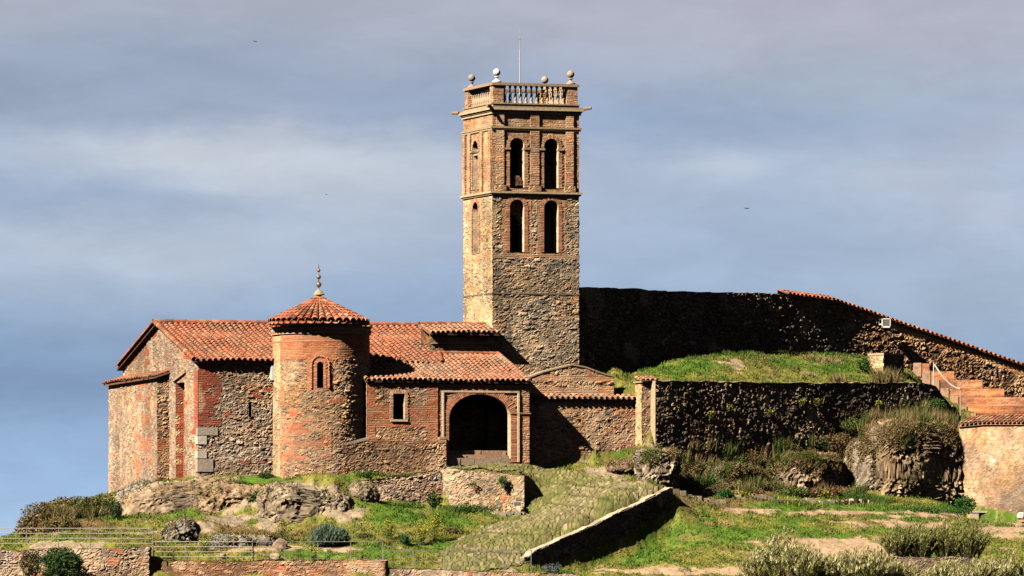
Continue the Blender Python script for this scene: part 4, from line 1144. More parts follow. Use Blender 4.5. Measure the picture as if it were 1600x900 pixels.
    m.box(ab(aP0 + uL, PBf - .02, pz - .34), E1, E2, UP, uR - uL + .1, .10, .10, (.68, .46, .28))
    m.box(ab(aP0, PBf - .05, pz - .01), E1, E2, UP, aP1 - aP0, .13, .09, (.58, .30, .17)); m.box(ab(aP0, PBf - .05, pz + .081), E1, E2, UP, aP1 - aP0, .2, ZL - pz - .09, (.60, .40, .25))
    m.build('porch_moulding', M_ST, ch)
    m = MB()
    zfl = Zab(704, aP0 + oc, PBf - .9)
    m.box(ab(aP0 + .1, .05, zfl - .3), E1, E2, UP, aP1 - aP0 - .6, PBf - .9, .3, (.34, .22, .15))
    o = m.build('porch_floor', M_ST, ch)
    for k, (py0, py1, bb, aL_) in enumerate(((711.5, 704.2, PBf - .62, 722), (716.5, 711, PBf - .3, 722), (722.5, 716, PBf + .05, 723))):
        m = MB(); a_l = aP0 + .35; ar = aP0 + oc + ohw - .01
        z0, z1 = Zab(py0, ar, bb) - .15, Zab(py1, ar, bb)
        x = a_l
        while x < ar - .05:
            wd = min(rng.uniform(.8, 1.5), ar - x)
            m.box(ab(x, bb - .5, z0), E1, E2, UP, wd - .03, .5 + rng.uniform(-.02, .02), z1 - z0 + rng.uniform(-.015, .01), np.array((.46, .27, .17) if k < 2 else (.42, .31, .2)) * rng.uniform(.85, 1.15)); x += wd
        m.build('step', M_ST, ch)
    # door inside
    d0, d1 = A_(762, .1), A_(788, .1); dz1 = Zab(641, ad, .1)
    m = MB(); dc = (.48, .28, .15)
    m.box(ab(d0 - .18, .08, zfl), E1, E2, UP, .16, .12, dz1 - zfl + .16, (.2, .13, .08)); m.box(ab(d1 + .02, .08, zfl), E1, E2, UP, .16, .12, dz1 - zfl + .16, (.2, .13, .08)); m.box(ab(d0 - .02, .08, dz1), E1, E2, UP, d1 - d0 + .04, .12, .16, (.2, .13, .08))
    m.build('door_frame', M_WOOD, ch)
    m = MB(); m.box(ab(d0, .06, zfl + .02), E1, E2, UP, d1 - d0, .08, dz1 - zfl - .03, dc)
    for (z0, z1) in ((.15, .95), (1.08, 1.95)):
        m.box(ab(d0 + .12, .14, zfl + z0), E1, E2, UP, d1 - d0 - .24, .035, z1 - z0, (.66, .42, .25))
    do = m.build('door', M_WOOD, ch)
    m = MB(); m.tube(ab(d1 - .08, .16, zfl + 1.0), ab(d1 - .08, .24, zfl + 1.0), .035, .03, 8, (.35, .3, .2)); m.build('handle', M_METAL, do)
    # lower roofs
    m = MB()
    dv = np.array([*(-E2[:2]), pit]); Lf = np.linalg.norm(dv); dv = dv / Lf; dn = np.cross(E1, dv); dn = dn if dn[2] > 0 else -dn
    la = A_(572, eb); ra = A_(829, eb); am_ = aE + .12
    base = ab(la, eb, zlo)
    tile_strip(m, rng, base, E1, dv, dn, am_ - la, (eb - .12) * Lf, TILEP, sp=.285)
    m.poly_prism([base, ab(am_, eb, zlo), ab(am_, .05, zlo + pit * (eb - .05)), ab(la, .05, zlo + pit * (eb - .05))], -dn * .07, (.22, .13, .08))
    tile_line(m, rng, ab(la + .05, eb, zlo + .09), ab(la + .05, .1, zlo + .09 + pit * (eb - .1)), .12, TILEP)
    m.build('sacristy_roof', M_TILE, ch)
    m = MB()
    Lp = (eb - bT) * Lf
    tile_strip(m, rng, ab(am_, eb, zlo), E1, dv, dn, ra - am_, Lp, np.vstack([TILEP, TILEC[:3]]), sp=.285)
    m.poly_prism([ab(am_, eb, zlo), ab(ra, eb, zlo), ab(ra, bT, zlo + pit * (eb - bT)), ab(am_, bT, zlo + pit * (eb - bT))], -dn * .07, (.22, .13, .08))
    tile_line(m, rng, ab(ra - .02, eb - .02, zlo + .08), ab(ra - .02, bT, zlo + .08 + pit * (eb - bT)), .13, TILEP)
    tile_line(m, rng, ab(am_, bT, zlo + .06 + pit * (eb - bT)), ab(ra, bT, zlo + .06 + pit * (eb - bT)), .12, TILEC)
    m.build('porch_roof', M_TILE, ch)
    # strip wall and small upper roof
    zs0 = zlo + pit * (eb - bT) - .1; a2 = A_(781, bT); ze2 = Zab(521, A_(730, -1.4), -1.4)
    m = MB()
    wallskin(m, ab(am_ - .1, bT - .05), ab(a2, bT - .05), zs0, ze2 - .04, seed=260, bw=lambda u, v: .55 + 0 * u, pal='tan', br='tanb')
    wallskin(m, ab(a2, bT - .05), ab(a2, bT - .5), zs0, ze2 - .04, seed=261, bw=lambda u, v: .8 + 0 * u, pal='tan', res=.08)
    m.box(ab(am_, bT - .04, (zs0 + ze2) / 2 + .05), E1, E2, UP, a2 - am_ - .2, .12, .06, (.46, .30, .18))
    m.build('upper_wall', M_ST, ch)
    m = MB(); p20 = math.tan(math.radians(15)); dv = np.array([*(-E2[:2]), p20]); Lf2 = np.linalg.norm(dv); dv /= Lf2; dn = np.cross(E1, dv); dn = dn if dn[2] > 0 else -dn
    l2 = A_(672, -1.35); r2 = A_(783, -1.35)
    tile_strip(m, rng, ab(l2, -1.35, ze2 - .02), E1, dv, dn, r2 - l2, .72, TILEP, sp=.285)
    tile_strip(m, rng, ab(l2, -1.35, ze2 - .02) + dv * .72, E1, dv, dn, TA - .05 - l2, 1.2, TILEP, sp=.285)
    m.poly_prism([ab(l2, -1.35, ze2 - .02), ab(r2, -1.35, ze2 - .02), ab(r2, -1.35 - .7, ze2 + .17), ab(l2, -1.35 - .7, ze2 + .17)], -dn * .08, (.24, .14, .09))
    m.poly_prism([ab(l2, -2.05, ze2 + .17), ab(TA - .02, -2.05, ze2 + .17), ab(TA - .02, -3.2, ze2 + .48), ab(l2, -3.2, ze2 + .48)], -dn * .08, (.24, .14, .09))
    tile_line(m, rng, ab(l2, -3.2, ze2 + .55), ab(TA - .02, -3.2, ze2 + .55), .13, TILEC)
    m.build('upper_roof', M_TILE, ch)
    m = MB()
    wallskin(m, ab(TA - .1, -3.2), ab(l2 + .1, -3.2), zg, ze2 + .45, res=.15, seed=265, pal='tan')
    m.build('rear_wall', M_ST, ch)
build_church()
# ------------------------------------------------------------------ free standing walls
def pathskin(mb, pts, topf, z0, res, back=.9, capc=(.34, .27, .18), capo=.03, **mk):
    """masonry sheet along polyline pts (x,y), outward to the right; with a top strip and plain back"""
    pts = np.asarray(pts, float); seg = np.linalg.norm(np.diff(pts, axis=0), axis=1); s = np.concatenate([[0], np.cumsum(seg)])
    us = lin(0, s[-1], res)
    X = np.interp(us, s, pts[:, 0]); Y = np.interp(us, s, pts[:, 1])
    dx = np.gradient(X, us); dy = np.gradient(Y, us); l = np.hypot(dx, dy); dx /= l; dy /= l
    T = topf(us, X, Y); z1 = float(T.max())
    def fn(U, V):
        W = np.minimum(V, T[None, :])
        pos = np.stack([np.broadcast_to(X, U.shape), np.broadcast_to(Y, U.shape), W], -1)
        n = np.stack([np.broadcast_to(dy, U.shape), np.broadcast_to(-dx, U.shape), 0 * U], -1)
        return pos, n
    Ti = lambda u: np.interp(u, us, T)
    skin(mb, fn, us, lin(z0, z1, res), lambda u, v: v < Ti(u) + res * .5, **mk)
    k = max(1, int(.25 / res)); I = np.arange(0, len(us), k)
    a = np.stack([X[I] + dy[I] * capo, Y[I] - dx[I] * capo, T[I] + .01], 1); b = np.stack([X[I] - dy[I] * back, Y[I] + dx[I] * back, T[I] + .01], 1)
    c = b.copy(); c[:, 2] = z0; n = len(I)
    q = [[i, i + 1, n + i + 1, n + i] for i in range(n - 1)] + [[n + i, n + i + 1, 2 * n + i + 1, 2 * n + i] for i in range(n - 1)]
    cc = np.array(capc) * (.7 + .6 * hsh(np.arange(3 * n), np.arange(3 * n) % n, 0, 3))[:, None]
    mb.add(np.vstack([a, b, c]), q, cc)
    for e in (0, -1):   # ends
        mb.add([[X[e], Y[e], z0], [X[e] - dy[e] * back, Y[e] + dx[e] * back, z0], [X[e] - dy[e] * back, Y[e] + dx[e] * back, T[e]], [X[e], Y[e], T[e]]], [[0, 1, 2, 3]], capc)
    return us, X, Y, T, dx, dy

rng3 = np.random.default_rng(33)
def cope(m, us, X, Y, T, dx, dy, width, c):
    """separate worn coping stones laid along the top of a wall"""
    s = 0.0
    while s < us[-1] - .15:
        L = rng3.uniform(.22, .55); f = lambda A: float(np.interp(s, us, A)); g = lambda A: float(np.interp(min(s + L - .02, us[-1]), us, A))
        p = np.array([f(X), f(Y), f(T)]); q = np.array([g(X), g(Y), g(T)]); n = np.array([f(dy), -f(dx), 0]); h = rng3.uniform(.03, .09); o = rng3.uniform(.02, .07)
        a, b = p + n * o, q + n * (o + rng3.normal(0, .012)); w1 = -n * (width + rng3.uniform(-.03, .04)); j = rng3.normal(0, .012)
        m.poly_prism([a + w1, b + w1, b, a], (0, 0, h), np.array(c) * rng3.uniform(.7, 1.2)); s += L
def coping_tiles(m, X, Y, T, dx, dy, us, s0, s1, out_=.22, back=.75, rise=.22, sp=.27, r=.10, pal=TILEC, rows=1):
    """barrel tiles laid across the top of a wall, falling to the outside"""
    I = np.linspace(s0, s1, 80); g = lambda A: np.interp(I, us, A)
    x_, y_, z_, tx_, ty_ = g(X), g(Y), g(T), g(dx), g(dy); bo_ = out_ - .12
    rowsV = [np.stack([x_ + ty_ * o_, y_ - tx_ * o_, z_ + zz], 1) for o_, zz in ((bo_, -.10), (bo_, .045), (-back + .05, .045 + rise), (-back + .05, -.1))]
    m.add(np.vstack(rowsV), [[r_ * 80 + i, r_ * 80 + i + 1, ((r_ + 1) % 4) * 80 + i + 1, ((r_ + 1) % 4) * 80 + i] for r_ in range(4) for i in range(79)], (.30, .16, .10))
    n = int((s1 - s0) / sp); nseg = 6; an = np.linspace(math.pi, 0, nseg + 1)
    for kind in (0, 1):
        for i in range(n):
            s = s0 + (i + .5 * kind + .5) * sp
            x, y, z = np.interp(s, us, X), np.interp(s, us, Y), np.interp(s, us, T); tx, ty = np.interp(s, us, dx), np.interp(s, us, dy)
            t = np.array([tx, ty, np.interp(s + .3, us, T) - z]); t[2] /= .3; t /= np.linalg.norm(t); nn = np.array([ty, -tx, 0])
            L = out_ + back; nr = rows if rows else 1
            for rj in range(nr):
                f0, f1 = rj / nr, min((rj + 1) / nr + .12, 1)
                cc = pal[rng3.integers(len(pal))] * rng3.uniform(.7, 1.25)
                V = []
                for f, lift, w_ in ((f0, .09, 1.05), (f1, .06, .88)):
                    p = np.array([x, y, z]) + nn * (out_ - L * f) + UP * (lift + rise * f - .02 + rng3.normal(0, .006))
                    hh = np.sin(an) * r * w_ * (.95 if kind == 0 else -.5)
                    V.append(p + np.cos(an)[:, None] * t * r * w_ + UP * hh[:, None])
                m.add(np.vstack(V), [[i_, i_ + 1, nseg + 2 + i_, nseg + 1 + i_] for i_ in range(nseg)], cc)
                if kind == 0 and rj == 0:
                    lip = V[0] - UP * .02; m.add(np.vstack([V[0], lip]), [[i_, nseg + 1 + i_, nseg + 2 + i_, i_ + 1] for i_ in range(nseg)], cc * .8)

# tall curved wall
def build_tall_wall():
    t = thing('curved_wall', 'tall curved rubble wall with a tiled coping running down to the right edge', 'wall', (CW[60, 0], CW[60, 1], 5))
    pxT = [870, 903, 960, 1060, 1140, 1190, 1215, 1229, 1300, 1359, 1400, 1500, 1600, 1760]
    pyT = [449, 449.5, 451, 456, 457, 459, 459, 461, 470, 490, 505, 539, 574, 626]
    m = MB()
    def topf(us, X, Y):
        px = PX(X, Y); z = (HOR - np.interp(px, pxT, pyT)) / (FPX / (D0 + Y))
        j = .10 * (vnoise(us * 1.3, us * 0, 0, 4) - .5) + .07 * (vnoise(us * 4, us * 0, 0, 5) - .5)
        return z + j * (px < 1225)
    pts = CW[:, :2]
    seg = np.linalg.norm(np.diff(pts, axis=0), axis=1); S = np.concatenate([[0], np.cumsum(seg)])
    s_tile = np.interp(1228, CW[:, 2], S); s_br = np.interp(1359, CW[:, 2], S)
    def bw(u, v):
        X = np.interp(u, S, pts[:, 0]); Y = np.interp(u, S, pts[:, 1]); px = PX(X, Y); zt = (HOR - np.interp(px, pxT, pyT)) / (FPX / (D0 + Y))
        return np.where(px > 1357, np.clip(1.3 - (zt - v) / .8, 0, 1), 0) * .7 + 0 * u
    us, X, Y, T, dx, dy = pathskin(m, pts, topf, 3.0, .065, back=1.0, seed=300, pal='slate', cu=.30, cv=.17, relief=.12, bw=bw, br='tanb', stain=.8, mw=.3, tint=lambda u, v: 1 + sm(u, s_br - 1.5, s_br + 1.0)[..., None] * np.array((.75, .42, .25)))  # right stretch tinted brighter: brick tone plus painted raking sunlight
    m.build('masonry', M_ST, t)
    m = MB(); coping_tiles(m, X, Y, T, dx, dy, us, s_tile, us[-1] - .2, rows=2, sp=.30, r=.11, rise=.25)
    m.build('tile_coping', M_TILE, t)
    # floodlight on the wall
    f = thing('floodlight', 'white box floodlight on a bracket high on the curved wall', 'floodlight', (0, 0, 0))
    yw = cw_y(1384); base = P(1384, 505, yw - .75); f.location = Vector(base)
    m = MB()
    def bx(px0, py0, px1, py1, Y, dpt, c, mm): 
        a = P(px0, py1, Y); b = P(px1, py0, Y); mm.aabb(a[0], Y, a[2], b[0], Y + dpt, b[2], c)
    Yl = yw - .9
    m.aabb(*P(1378, 512, Yl), *(P(1391.5, 497.5, Yl) + [0, .38, 0]), (.75, .74, .66)); 
    for q in ((1378, 512, 1379.2, 497.5), (1390.3, 512, 1391.5, 497.5), (1378, 499, 1391.5, 497.5), (1378, 512, 1391.5, 509.5)):
        m.aabb(*(P(q[0], q[1], Yl) - [0, .05, 0]), *P(q[2], q[3], Yl), (.74, .73, .66))
    m.build('housing', M_METAL, f)
    m = MB(); m.aabb(*(P(1379.4, 509.3, Yl) - [0, .02, 0]), *(P(1390.2, 499.2, Yl) + [0, -.003, 0]), (.16, .15, .13)); m.build('glass', M_GLASS, f)
    m = MB(); m.tube(P(1374, 507, Yl + .3), P(1379, 507, Yl + .2), .04, .04, 8, (.7, .7, .65)); m.tube(P(1374, 507, Yl + .25), P(1374, 507, yw + .1), .04, .04, 8, (.5, .5, .5))
    m.aabb(*P(1371.5, 500, Yl + .5), *(P(1375.5, 496, Yl + .5) + [0, .15, 0]), (.35, .36, .4)); m.tube(P(1373.5, 500, Yl + .55), P(1373.5, 507, Yl + .5), .018, .018, 6, (.25, .25, .26))
    m.build('bracket', M_METAL, f)
    # brick seating steps
    st = thing('seating_steps', 'flight of long brick seating steps below the curved wall', 'steps', P(1500, 650, 22))
    rows = [(1429, 1452, 567.5, 580), (1443, 1491, 579.5, 594), (1457, 1535, 593.5, 608), (1471.5, 1569, 607, 622), (1486.5, 1640, 620, 635.5), (1500, 1660, 634.5, 650), (1514, 1680, 646, 662)]
    for k, (xa, xb, ya, yb) in enumerate(rows):
        Y_ = cw_y(1431) - 1.6 - k * .75
        m = MB(); a = P(xa, yb + 8, Y_); b = P(xb, ya, Y_)
        c0 = np.array((.42, .20, .115)) * (1 - .03 * (k % 2))
        lx = 0.0
        box_masonry(m, (a[0] + .38, Y_), (b[0], Y_), .74, a[2], b[2], seed=310 + k, bw=lambda u, v: 1 + 0 * u, br='tanb', relief=.012, brelief=.014, stain=1.5, tint=lambda u, v: np.array((.86, .66, .58)), capc=(.34, .19, .12), res=.07)
        # brick edging on the left end
        m.aabb(a[0] - .02, Y_ - .06, a[2], a[0] + .38, Y_ + .75, b[2] + .02, (.50, .30, .19))
        m.build('step', M_ST, st)
    # rope handrail
    h = thing('rope_handrail', 'white rope handrail sagging between two thin posts on the brick steps', 'handrail', P(1459, 610, 20))
    Ya = 21.5; m = MB(); m.tube(P(1458.5, 607, Ya), P(1459, 566, Ya), .03, .03, 8, (.6, .55, .45)); m.build('post', M_METAL, h)
    m = MB(); m.tube(P(1500.5, 650, Ya), P(1500.5, 607, Ya), .022, .022, 8, (.5, .42, .35)); m.build('post', M_METAL, h)
    m = MB(); pts = []
    for i in range(15):
        s = i / 14; pts.append(P(1460 + 40 * s, 569 + 38.5 * (1 - (1 - s) ** 1.75), Ya - .02))
    m.path(pts, .045, 8, (.78, .70, .54)); m.build('rope', M_LEAF, h)
build_tall_wall()

def build_retaining():
    m = MB(); pts = np.array([ret_pt(p) for p in np.linspace(1024, 1462, 40)])
    def topf(us, X, Y):
        px = PX(X, Y); py = np.interp(px, [1020, 1100, 1300, 1440, 1465], [595, 597, 599, 598, 605])
        return ZPY(py, Y) + .08 * (vnoise(us * 2, us * 0, 0, 4) - .5) + .05 * (vnoise(us * 7, us * 0, 0, 5) - .5)
    pathskin(m, pts, topf, 2.0, .055, back=.8, seed=320, pal='slate', cu=.22, cv=.20, relief=.09, capc=(.40, .31, .19), capo=.06, mw=.3, stain=.9)
    o = m.build('retaining_wall', M_ST); tag(o, 'long rubble retaining wall holding up the grassy terrace', 'wall')
    # rough end of the wall, stepping down beside the steps
    m = MB(); p = ret_pt(1462); q = np.array([P(1500, 0, p[1] + 2.2)[0], p[1] + 2.2])
    def topf2(us, X, Y): return ZPY(np.interp(PX(X, Y), [1460, 1500], [604, 648]), Y) + .25 * (vnoise(us * 3, us * 0, 0, 8) - .5)
    pathskin(m, np.array([p, q]), topf2, 4, .06, back=.6, seed=322, pal='slate', cu=.24, cv=.2, relief=.09)
    tag(m.build('broken_wall', M_ST), 'ragged dark wall end stepping down beside the brick steps', 'wall')
    # stone pier at the top of the steps
    m = MB(); y = cw_y(1385) - 8.0
    y = 18.6
    a = P(1357, 0, y + 1.0); b = P(1381, 0, y - .4); c = P(1412, 0, y + 1.4)
    z0, z1 = 4.0, ZPY(554, y)
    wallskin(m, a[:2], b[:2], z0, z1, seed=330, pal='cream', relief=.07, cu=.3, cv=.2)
    wallskin(m, b[:2], c[:2], z0, z1, seed=331, pal='slate', relief=.09, cu=.26, cv=.2)  # left face painted as lit, this one as shaded, by palette
    d = c + (a - b) * [1, 1, 0] * 1.2
    wallskin(m, c[:2], d[:2], z0, z1, seed=332, res=.1, pal='tan'); wallskin(m, d[:2], a[:2], z0, z1, seed=333, res=.1, pal='tan')
    cen = (a + b + c + d) / 4; m.poly_prism([[*(cen + (q_ - cen) * 1.05)[:2], z1 - .02] for q_ in (a, b, c, d)], (0, 0, .10), (.46, .35, .23))
    o = m.build('stone_pier', M_ST); tag(o, 'squat stone pier standing at the head of the brick steps', 'pier')
build_retaining()

def build_low_walls():
    B1 = 1.98
    t = thing('courtyard_wall', 'low rubble wall with a tiled coping right of the porch', 'wall', ab(A_(910, B1), B1, 5))
    m = MB(); a0, a1 = A_(822, B1), A_(1002, B1); zt = Zab(624, A_(910, B1), B1)
    holes = []
    for px in (906, 952):
        a = A_(px, B1) - a0; z = Zab(654, a, B1)
        holes.append(lambda u, v, a=a, z=z: (np.abs(u - a) < .085) & (np.abs(v - z) < .085))
    wallskin(m, ab(a0, B1), ab(a1, B1), 3, zt, holes=holes, seed=340, pal='tan', cu=.34, cv=.17, relief=.07, bw=lambda u, v: (v > zt - .14) * 1.0)
    wallskin(m, ab(a0, B1 - .45), ab(a1, B1 - .45), 3, zt, seed=341, pal='slate', res=.15)
    m.build('masonry', M_ST, t)
    m = MB(); us = np.linspace(0, a1 - a0, 50); X = np.array([ab(a0 + u, B1)[0] for u in us]); Y = np.array([ab(a0 + u, B1)[1] for u in us])
    T = np.full(50, zt); dx = np.full(50, CT); dy = np.full(50, ST)
    coping_tiles(m, X, Y, T, dx, dy, us, A_(846, B1) - a0 - .6, A_(998, B1) - a0, out_=.25, back=.75, rise=.22, sp=.31, r=.10, pal=TILEP * [.85, 1.0, 1.1], rows=2)
    m.box(ab(a0, B1 - .7, zt - .02), E1, E2, UP, a1 - a0 - .2, .72, .10, (.3, .2, .13))
    m.build('tile_coping', M_TILE, t)
    # gabled wall at the tower's foot
    B2 = 1.15; a0, a1 = A_(826, B2), A_(959, B2)
    xs = [A_(p, B2) - a0 for p in (826, 850, 894, 915, 945, 959)]; zs = [Zab(y, a0 + x, B2) for y, x in zip((590, 581, 570, 574, 585, 588), xs)]
    m = MB(); top = lambda u: np.interp(u, xs, zs)
    def bw(u, v): return np.maximum((np.abs(v - Zab(591, a0, B2)) < .16) * 1.0, (v < Zab(603, a0, B2)) * .8)
    wallskin(m, ab(a0, B2), ab(a1, B2), 3, 0, top=top, seed=345, pal='tan', cu=.34, cv=.16, relief=.07, bw=bw, br='tanb')
    wallskin(m, ab(a1, B2), ab(a1, B2 - .8), 3, float(top(a1 - a0)), seed=346, pal='tan')
    for i in range(len(xs) - 1):
        m.poly_prism([ab(a0 + xs[i], B2 + .06, zs[i] - .03), ab(a0 + xs[i + 1], B2 + .06, zs[i + 1] - .03), ab(a0 + xs[i + 1], B2 + .06, zs[i + 1] + .045), ab(a0 + xs[i], B2 + .06, zs[i] + .045)], -E2 * .9, (.38, .28, .19))
    o = m.build('gabled_wall', M_ST); tag(o, 'short stone wall with a shallow gabled top at the foot of the bell tower', 'wall')
    # pier
    Bp = 2.97; a0, a1 = A_(1003, Bp), A_(1026, Bp); zt = Zab(598, a0, Bp)
    m = MB()
    wallskin(m, ab(a0, Bp), ab(a1, Bp), 3, zt, seed=350, pal='tan', bw=lambda u, v: .45 + 0 * u, br='tanb', cu=.3, cv=.16, relief=.05)
    wallskin(m, ab(a0, Bp - 1.0), ab(a0, Bp), 3, zt, seed=351, pal='cream', relief=.04)  # sunlit left face painted paler than the front
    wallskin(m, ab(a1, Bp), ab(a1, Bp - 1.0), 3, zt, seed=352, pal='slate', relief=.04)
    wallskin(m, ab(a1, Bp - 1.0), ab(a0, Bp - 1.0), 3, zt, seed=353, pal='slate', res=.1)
    m.box(ab(a0 - .1, Bp - 1.1, zt + .001), E1, E2, UP, a1 - a0 + .2, 1.25, .08, (.40, .28, .18))
    rng = np.random.default_rng(5)
    dv = -E2 * .97 + UP * .2; dv /= np.linalg.norm(dv); dn = np.cross(E1, dv); dn = dn if dn[2] > 0 else -dn
    tile_strip(m, rng, ab(a0 - .15, Bp + .18, zt + .07), E1, dv, dn, a1 - a0 + .25, 1.2, TILEP, sp=.26)
    o = m.build('gate_pier', M_ST); tag(o, 'square rubble pier capped with tiles where the low wall meets the terrace wall', 'pier')
    # pinkish lime-rendered wall at the right
    t = thing('rendered_wall', 'pinkish lime rendered wall with a tiled coping at the right edge', 'wall', P(1550, 800, 8))
    p0 = P(1499, 0, 9.6); p1 = P(1690, 0, 5.6)
    m = MB(); L = np.linalg.norm((p1 - p0)[:2])
    def topf(us, X, Y): return ZPY(np.interp(PX(X, Y), [1495, 1540, 1600, 1700], [665, 661, 661, 664]), Y)
    us, X, Y, T, dx, dy = pathskin(m, np.array([p0[:2], p1[:2]]), topf, 1.0, .05, back=.7, seed=360, pal='plaster', cu=.34, cv=.26, relief=.035, mw=.5, stain=1.25)
    m.build('masonry', M_ST, t)
    m = MB(); coping_tiles(m, X, Y, T, dx, dy, us, 0, us[-1], out_=.24, back=.9, rise=.38, sp=.26, r=.095, pal=TILEP * 1.05, rows=3)
    m.build('tile_coping', M_TILE, t)
    # landing wall in front of the porch
    p0 = P(693, 0, -2.2); p1 = P(819, 0, -2.35)
    m = MB()
    def topf(us, X, Y): return ZPY(np.interp(PX(X, Y), [690, 700, 730, 790, 822], [733, 731, 735, 739, 744]), Y) + .05 * (vnoise(us * 3, us * 0, 0, 8) - .5)
    pts = [P(688, 0, -.3)[:2], P(691, 0, -1.6)[:2], P(697, 0, -2.15)[:2], P(705, 0, -2.35)[:2], P(760, 0, -2.45)[:2], P(819, 0, -2.5)[:2]]
    pathskin(m, np.array(pts), topf, 1.5, .05, back=.6, seed=370, pal='tower', cu=.30, cv=.17, relief=.06, capc=(.44, .36, .25))
    pathskin(m, np.array([P(819, 0, -2.5)[:2], P(826, 0, -.6)[:2]]), lambda us, X, Y: ZPY(743 + 0 * X, Y), 1.5, .06, back=.6, seed=371, pal='tan', relief=.05)
    for k in range(34):     # tumbled stones where the wall runs out down the path edge
        s = rng.random(); c = P(818 - 42 * s + rng.normal(0, 2.5), 783 + 26 * s + rng.normal(0, 2), -2.9 - 1.2 * s)
        z = float(H(c[0], c[1])); sz = rng.uniform(.10, .22)
        m.box((c[0], c[1], z - .1), (1, .2, 0), (-.2, 1, 0), UP, sz * 1.6, sz * 1.3, sz + .1 + .5 * (1 - s) * rng.random(), np.array((.46, .38, .26)) * rng.uniform(.6, 1.2))
    o = m.build('landing_wall', M_ST); tag(o, 'pale curved stone wall holding up the landing in front of the porch', 'wall')
    # older dry stone wall left of it
    m = MB()
    def topf(us, X, Y): return ZPY(np.interp(PX(X, Y), [556, 600, 650, 692], [752, 748, 744, 738]), Y) + .10 * (vnoise(us * 3, us * 0, 0, 18) - .5)
    pathskin(m, np.array([P(556, 0, -2.7)[:2], P(620, 0, -2.4)[:2], P(690, 0, -1.7)[:2]]), topf, 1.5, .05, back=.7, seed=375, pal='grey', cu=.34, cv=.14, relief=.10, capc=(.3, .27, .15))
    o = m.build('dry_stone_wall', M_ST); tag(o, 'old grey brown dry stone wall below the small square sacristy', 'wall')
    # ramp parapet
    pa, pb = P(826, 0, -12.6), P(1051, 0, -5.0)
    m = MB()
    def topf(us, X, Y): return ZPY(np.interp(PX(X, Y), [824, 834, 880, 940, 1000, 1051], [872, 862, 843, 815, 787, 762]), Y) + .05 * (vnoise(us * 3, us * 0, 0, 28) - .5)
    pp = [P(818, 0, -12.9)[:2]] + [pa[:2] + (pb - pa)[:2] * t for t in np.linspace(.06, 1, 8)]
    us, X, Y, T, dx, dy = pathskin(m, np.array(pp), topf, -1.5, .055, back=.42, seed=380, pal='slate', cu=.26, cv=.16, relief=.05, capc=(.50, .42, .29), capo=.05)
    cope(m, us, X, Y, T, dx, dy, .46, (.46, .37, .25))
    n_ = np.array([dy[-1], -dx[-1]]); e = np.array([X[-1], Y[-1]])
    wallskin(m, e, e - n_ * .42, -1.5, float(T[-1]), seed=381, pal='slate')
    o = m.build('parapet_wall', M_ST); tag(o, 'sloping stone parapet with a pale coping along the cobbled ramp', 'wall')
    # low kerb of stones on the lawn
    for (pts, lab, sd) in (([(1052, 782, -2.2), (1090, 786, -1.6), (1128, 792, -1.2)], 'short pale stone edging running right from the parapet end', 1),
                       ([(1096, 777, 1.0), (1130, 783, 1.0), (1165, 788, 1.1), (1230, 789, 1.8), (1300, 788, 2.6), (1362, 785, 4.2)], 'long low stone edging at the foot of the overgrown bank', 2)):
        m = MB(); pts3 = [P(*p) for p in pts]
        for a, b in zip(pts3[:-1], pts3[1:]):
            L = np.linalg.norm(b - a); x = 0
            while x < L:
                w_ = rng.uniform(.18, .42); c = a + (b - a) * x / L; d = (b - a) / L; z = float(H(c[0], c[1])); nn = np.array([d[1], -d[0], 0])
                hgt = rng.uniform(.16, .30)
                m.box((c[0] + rng.normal(0, .03), c[1] + rng.normal(0, .04), z - .15), d * [1, 1, 0], -nn, UP, w_ * .95, rng.uniform(.25, .4), .15 + hgt, np.array((.40, .31, .21)) * rng.uniform(.6, 1.25)); x += w_
        o = m.build('stone_edging', M_ST); tag(o, lab, 'stone edging')
    # stone bench block
    yb = hit(1536, 811) or 3.6
    m = MB(); a = P(1517, 811, yb); b = P(1556, 798, yb)
    z0 = a[2] - .1
    m.box((a[0], yb, z0), (1, 0, 0), (0, 1, 0), UP, .42, .5, b[2] - z0 - .10, (.46, .36, .25))
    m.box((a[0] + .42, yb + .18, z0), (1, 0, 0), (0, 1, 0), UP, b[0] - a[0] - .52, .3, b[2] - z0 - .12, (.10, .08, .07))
    m.box((b[0] - .14, yb, z0), (1, 0, 0), (0, 1, 0), UP, .12, .5, b[2] - z0 - .10, (.2, .15, .1))
    m.box((a[0] - .04, yb - .04, b[2] - .10), (1, .0, -.01), (0, 1, 0), UP, b[0] - a[0] + .08, .6, .10, (.50, .42, .30))
    o = m.build('stone_bench', M_ST); tag(o, 'low stone block bench on the grass before the pinkish wall', 'bench')
    # small ground lamp at the end of the landing wall
    m = MB(); a = P(808, 790, -3.1)
    m.box((a[0] - .2, -3.3, a[2]), (1, 0, 0), (0, 1, 0), UP, .40, .28, .22, (.5, .45, .35)); l_ = m.build('ground_lamp', M_METAL); tag(l_, 'small grey ground lamp set at the foot of the landing wall end', 'lamp')
    m = MB(); m.box((a[0] - .16, -3.32, a[2] + .03), (1, 0, 0), (0, 1, 0), UP, .32, .018, .15, (.12, .14, .16)); g_ = m.build('glass', M_GLASS); g_.parent = l_
build_low_walls()

